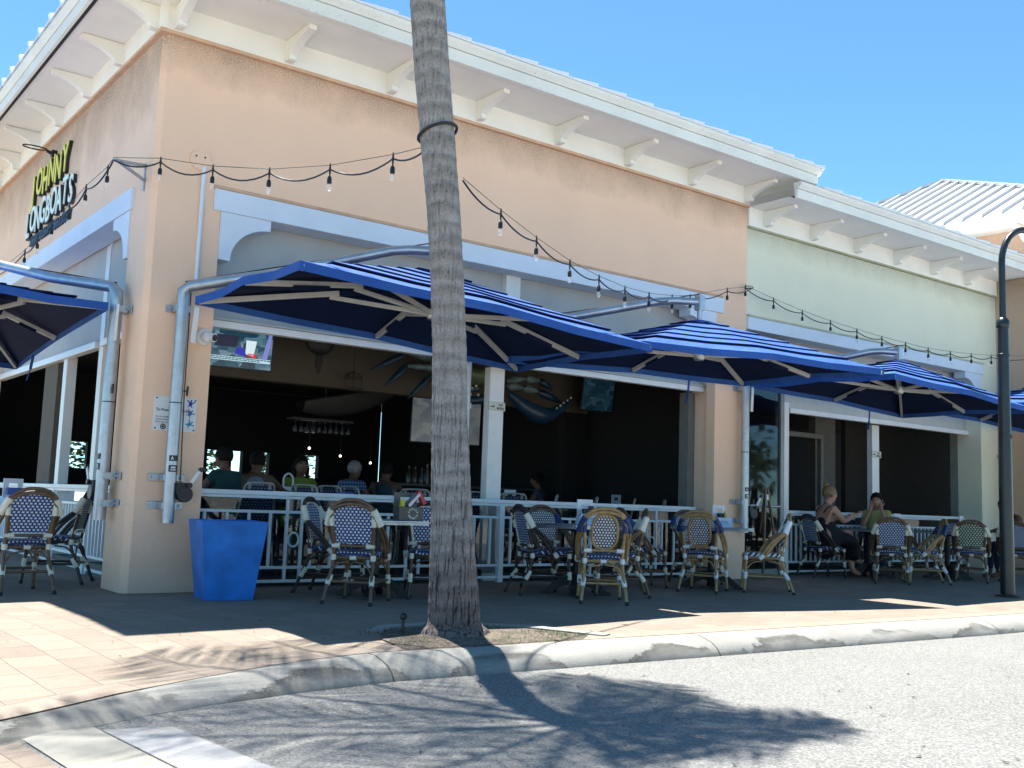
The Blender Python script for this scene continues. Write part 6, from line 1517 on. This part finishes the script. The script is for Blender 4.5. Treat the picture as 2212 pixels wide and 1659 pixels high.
for pts, r_ in ((((1040, 862), (1000, 866), (958, 856)), .075), (((1030, 838), (1010, 845), (985, 862)), .06)):
    Q = [cp(*p, 2.0) for p in pts]; mb = MB(); mb.tube(curve(Q, 4), [r_ * (1 - .8 * i / 8) for i in range(9)], 10); cw = mb.build('claw', CB, CR, smooth=60)
    for i in range(4):
        mb = MB(); mb.ball(Q[0].lerp(Q[-1], .15 + .2 * i) + Vector((0, -.05, .05)), .02, 8, 6); mb.build('tooth', TOOTH, cw)
Q = [cp(1100, 850, 2.2), cp(1150, 890, 2.1), cp(1190, 895, 2.1), cp(1235, 862, 2.1)]; mb = MB(); mb.tube(curve(Q, 4), [.05, .07, .09, .11, .13, .14, .13, .12, .10, .08, .06, .035, .01], 12); cw = mb.build('claw', CB, CR, smooth=60)
for i in range(5):
    mb = MB(); mb.ball(Q[2].lerp(Q[3], .2 + .17 * i) + Vector((-.02, -.06, .04)), .018, 8, 6); mb.build('tooth', TOOTH, cw)
mb = MB(); mb.tube([(0, .1, .25), (0, .1, .62)], .01, 6); mb.build('hanger', M['black'], CR)
# upturned pale hull
bh = at(762, 875, 1, 5.2); BO = thing('hanging_hull', 'pale planked boat hull hanging in the dark bar', 'boat hull', bh, rad(8)); BO.rotation_euler = (0, rad(-9), rad(8))
mb = MB(); vs, fs = [], []
for i in range(17):
    t = i / 16; x = -1.0 + 2.0 * t; w_ = .30 * (math.sin(math.pi * min(1, t * .9 + .08))) ** .6
    for j in range(9):
        a = math.pi * j / 8; vs.append((x, -w_ * math.cos(a) * .9, -w_ * 1.15 * math.sin(a) + .12 + .15 * t))
for i in range(16):
    for j in range(8): fs.append((i * 9 + j, i * 9 + j + 1, (i + 1) * 9 + j + 1, (i + 1) * 9 + j))
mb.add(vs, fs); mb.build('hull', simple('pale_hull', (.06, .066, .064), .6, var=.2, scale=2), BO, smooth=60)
for x in (-.5, 0, .5):
    mb = MB(); mb.tube([(x, 0, .0), (x, 0, .9)], .01, 5); mb.build('hanger', M['black'], BO)
# glass rack
gr = at(692, 925, 1, 4.4); GR = thing('glass_rack', 'hanging rack above the bar holding wine glasses', 'rack', gr)
mb = MB(); mb.box((-.5, -.12, .10), (.5, .12, .13)); mb.build('shelf', M['black'], GR)
GL = simple('dim_glass', (.09, .10, .12), .08, var=.1); GL.node_tree.nodes['Principled BSDF'].inputs['Alpha'].default_value = .55
g0 = None
for i in range(10):
    if g0 is None:
        mb = MB(); mb.lathe([(.035, .095), (.035, .09), (.005, .085), (.005, .02), (.03, -.01), (.036, -.05), (.03, -.08)], n=12); g0 = tag(mb.build('wine_glass', GL, smooth=50), 'upturned wine glass hanging in the rack above the bar', 'glass', 'wine glasses in the bar rack'); o = g0
    else: o = g0.copy(); COL.objects.link(o)
    o.location = gr + Vector((-.44 + .097 * i, -.06, 0))
# pendants, neon, bottles
def pendant(label, c_, kind):
    t = thing('pendant_lamp', label, 'lamp', c_)
    if kind == 'cone':
        mb = MB(); mb.lathe([(.02, .22), (.03, .20), (.06, .12), (.15, .0), (.145, .0), (.05, .12)], n=20); mb.build('lamp_shade', simple('grey_enamel', (.16, .20, .20), .4), t, smooth=50)
        mb = MB(); mb.tube([(0, 0, .2), (0, 0, 1.0)], .006, 5); mb.build('cord', M['black'], t)
        mb = MB(); mb.lathe([(.05, .012), (.05, .004)], n=14); mb.build('lamp_glow', emit('warm_lamp', (1, .85, .6), 1.2), t)
    else:
        for r_, z in ((.13, .10), (.13, -.05)):
            mb = MB(); mb.tube([(r_ * math.cos(i * .4189), r_ * math.sin(i * .4189), z) for i in range(15)], .006, 5, closed=True); mb.build('cage_ring', M['black'], t)
        for i in range(6):
            a = i * 1.0472; mb = MB(); mb.tube(curve([(.13 * math.cos(a), .13 * math.sin(a), -.05), (.13 * math.cos(a), .13 * math.sin(a), .1), (.06 * math.cos(a), .06 * math.sin(a), .17), (0, 0, .18)], 3), .006, 5); mb.build('cage_bar', M['black'], t)
        mb = MB(); mb.tube([(0, 0, .18), (0, 0, .9)], .007, 5); mb.build('cord', M['black'], t)
pendant('black cage pendant lamp hanging left of the crab', at(763, 832, 1, 2.9), 'cage'); pendant('grey cone pendant lamp below the dim television', at(1300, 920, 1, 3.6), 'cone'); pendant('lit grey cone pendant lamp over the blue shirted person', at(1322, 993, 1, 4.0), 'cone')
nb_ = at(1374, 930, 1, 4.4); NE = thing('bar_pennant', 'red and blue pennant shaped bar sign on the dark wall', 'sign', nb_)
flat(NE, [(-.13, .0), (.0, -.10), (.13, .0), (.13, .20), (-.13, .20)], emit('pennant_red', (.30, .01, .02), .35), 'red_field', -.0); flat(NE, [(-.13, .20), (-.13, .13), (0, .08), (.13, .13), (.13, .20)], emit('pennant_blue', (.01, .01, .45), .45), 'blue_field', -.004)
NW = emit('pennant_white', (.8, .8, .8), .5)
for pts in ([(-.15, .22), (-.15, -.02), (0, -.14), (.15, -.02), (.15, .22)], [(.17, .2), (.165, -.32)], [(-.10, -.23), (0, -.17), (.10, -.23)]):
    mb = MB(); mb.tube([(x, -.01, z) for x, z in pts], .008, 6); mb.build('outline', NW, NE)
flat(NE, [(-.08, -.27), (.08, -.27), (.08, -.245), (-.08, -.245)], NW, 'text_bar'); flat(NE, [(-.06, -.31), (.06, -.31), (.06, -.285), (-.06, -.285)], NW, 'text_bar')
BC = thing('bar_counter', 'dark bar counter at the back of the front room', 'counter', (inside(1000, 4.8), 4.8, IZ))
mb = MB(); mb.box((-1.4, -.3, 0), (1.8, .3, 1.02)); mb.build('cabinet', M['dark_int'], BC, bevel=.01); mb = MB(); mb.box((-1.45, -.36, 1.021), (1.85, .34, 1.06)); mb.build('counter_top', simple('grey_counter', (.10, .11, .115), .3), BC, bevel=.005)
rr = random.Random(9); bcols = [simple('bar_bottle_%d' % i, c_, .2) for i, c_ in enumerate(((.03, .05, .03), (.10, .05, .02), (.06, .07, .09), (.12, .11, .09)))]
b0 = None
for i, u in enumerate((885, 898, 912, 924, 1150, 1163, 1172, 1186, 1205, 1218)):
    if b0 is None: mb = MB(); mb.lathe([(.04, 0), (.042, .02), (.042, .17), (.016, .23), (.016, .30), (.018, .305)], n=12); b0 = mb.build('bar_bottle', bcols[0], smooth=50); o = b0
    else: o = b0.copy(); o.data = b0.data.copy(); o.data.materials[0] = bcols[i % 4]; COL.objects.link(o)
    tag(o, 'dim bottle standing on the bar counter deep inside', 'bottle', 'bottles on the bar'); x_ = inside(u, 4.75); o.location = (x_, 4.75, IZ + 1.06); o.scale = (1, 1, rr.uniform(.85, 1.15))
# outside the far windows: sunlit hedge; bounce sheet added behind the camera
HEDGE = simple('sunlit_hedge_leaf', (.07, .115, .03), .7, var=.5, scale=14)
rnd = random.Random(21)
for hx in (1.2, 3.6, 6.0, 8.4):
    hd_ = thing('hedge_bush', 'bright bush seen through the far bar windows at ' + {1.2: 'the left storefront', 3.6: 'the corner pier', 6.0: 'the teal shirt', 8.4: 'the plaid shirt'}[hx], 'bush', (hx, 15.0, 0), 0, 'bushes beyond the far windows')
    hd_.scale = (1.35, 1.2, 1.25)
    mb = MB(); mb.tube([(0, 0, 0), (.05, 0, .8)], .06, 6); mb.build('trunk', M['bark'], hd_)
    mb = MB()
    for _ in range(900):
        d_ = Vector((rnd.gauss(0, 1), rnd.gauss(0, 1), rnd.gauss(0, 1))).normalized() * (rnd.random() ** .4); c0 = Vector((d_.x * .75, d_.y * .75, 1.45 + d_.z * .75)); a = rnd.uniform(0, 6.28); w_ = Vector((math.cos(a), math.sin(a), rnd.uniform(-.5, .5))) * .06; l_ = Vector((-math.sin(a), math.cos(a), rnd.uniform(-.6, .6))) * .10
        mb.add([c0 - w_, c0 + l_ * .5, c0 + w_, c0 - l_ * .5], [(0, 1, 2, 3)])
    mb.build('crown', HEDGE, hd_, fix=False)
sheet('bounce_sheet', [(-60, -60), (80, -60), (80, -11.5), (-60, -11.5)], ROADZ + 0.01, simple('bright_bounce_ground', (.50, .455, .39), .9, scale=.6))  # unseen pale ground behind the camera, added to bounce light onto the walls

# back-bar shelving and small warm lamps
sh_ = at(1195, 1010, 1, 5.4); SH = thing('bar_shelving', 'dim back bar shelving with pale shelf edges right of the white post', 'shelf', (sh_.x, sh_.y, IZ))
mb = MB(); mb.box((-.35, .0, 0), (.35, .3, 1.75)); mb.build('carcass', M['dark_int'], SH)
SE = simple('pale_shelf_edge', (.16, .165, .17), .5)
for z in (.75, 1.1, 1.45):
    mb = MB(); mb.box((-.35, -.03, z), (.35, -.002, z + .02)); mb.build('shelf_edge', SE, SH)
mb = MB(); mb.box((.33, -.03, .3), (.36, -.004, 1.74)); mb.build('upright', SE, SH)
for i in range(7):
    o = b0.copy(); o.data = b0.data.copy(); o.data.materials[0] = bcols[i % 4]; COL.objects.link(o); tag(o, 'dim bottle in front of the back bar shelving', 'bottle', 'bottles at the back bar shelving'); o.location = (sh_.x - .3 + .09 * i, sh_.y - .12, IZ + (1.12 if i % 2 else .77)); o.scale = (.8, .8, .8)
for u, v_, y in ((1375, 1058, 8.0), (1180, 908, 6.5), (1440, 1010, 7.5), (1210, 1000, 7), (668, 968, 7), (800, 1000, 7.5), (735, 985, 8)):
    q = at(u, v_, 1, y)
    if q.z > IZ + .1:
        o = bpy.data.objects.new('x', None); bpy.data.objects.remove(o)
        t = thing('bar_spot', 'tiny warm lamp glowing deep in the dark bar', 'lamp', q, 0, 'tiny warm lamps in the bar'); mb = MB(); mb.ball((0, 0, 0), .022, 8, 6); mb.build('bulb', emit('warm_spot', (1, .86, .62), 1.6), t); mb = MB(); mb.tube([(0, 0, .02), (0, 0, .5)], .006, 5); mb.build('cord', M['black'], t)
# tree belt across the street behind the viewpoint: what the glass reflects
rnd = random.Random(33); mb = MB()
for k in range(26):
    cx, cy, h_ = -42 + k * 3.6 + rnd.uniform(-1, 1), -34 + rnd.uniform(-3, 2), rnd.uniform(4.5, 7.5)
    mb.tube([(cx, cy, 0), (cx + .2, cy, h_ * .6)], .14, 6)
    for _ in range(170):
        d_ = Vector((rnd.gauss(0, 1), rnd.gauss(0, 1), rnd.gauss(0, 1))).normalized() * (rnd.random() ** .4); c0 = Vector((cx + d_.x * 2.2, cy + d_.y * 1.8, h_ * .62 + d_.z * h_ * .4)); w_ = Vector((rnd.uniform(-1, 1), rnd.uniform(-1, 1), rnd.uniform(-1, 1))) * .35; l_ = Vector((rnd.uniform(-1, 1), rnd.uniform(-1, 1), rnd.uniform(-1, 1))) * .35
        mb.add([c0 - w_, c0 + l_, c0 + w_, c0 - l_], [(0, 1, 2, 3)])
tag(mb.build('tree_belt', simple('belt_leaf', (.05, .075, .03), .8, var=.5, scale=2), fix=False), kind='stuff')
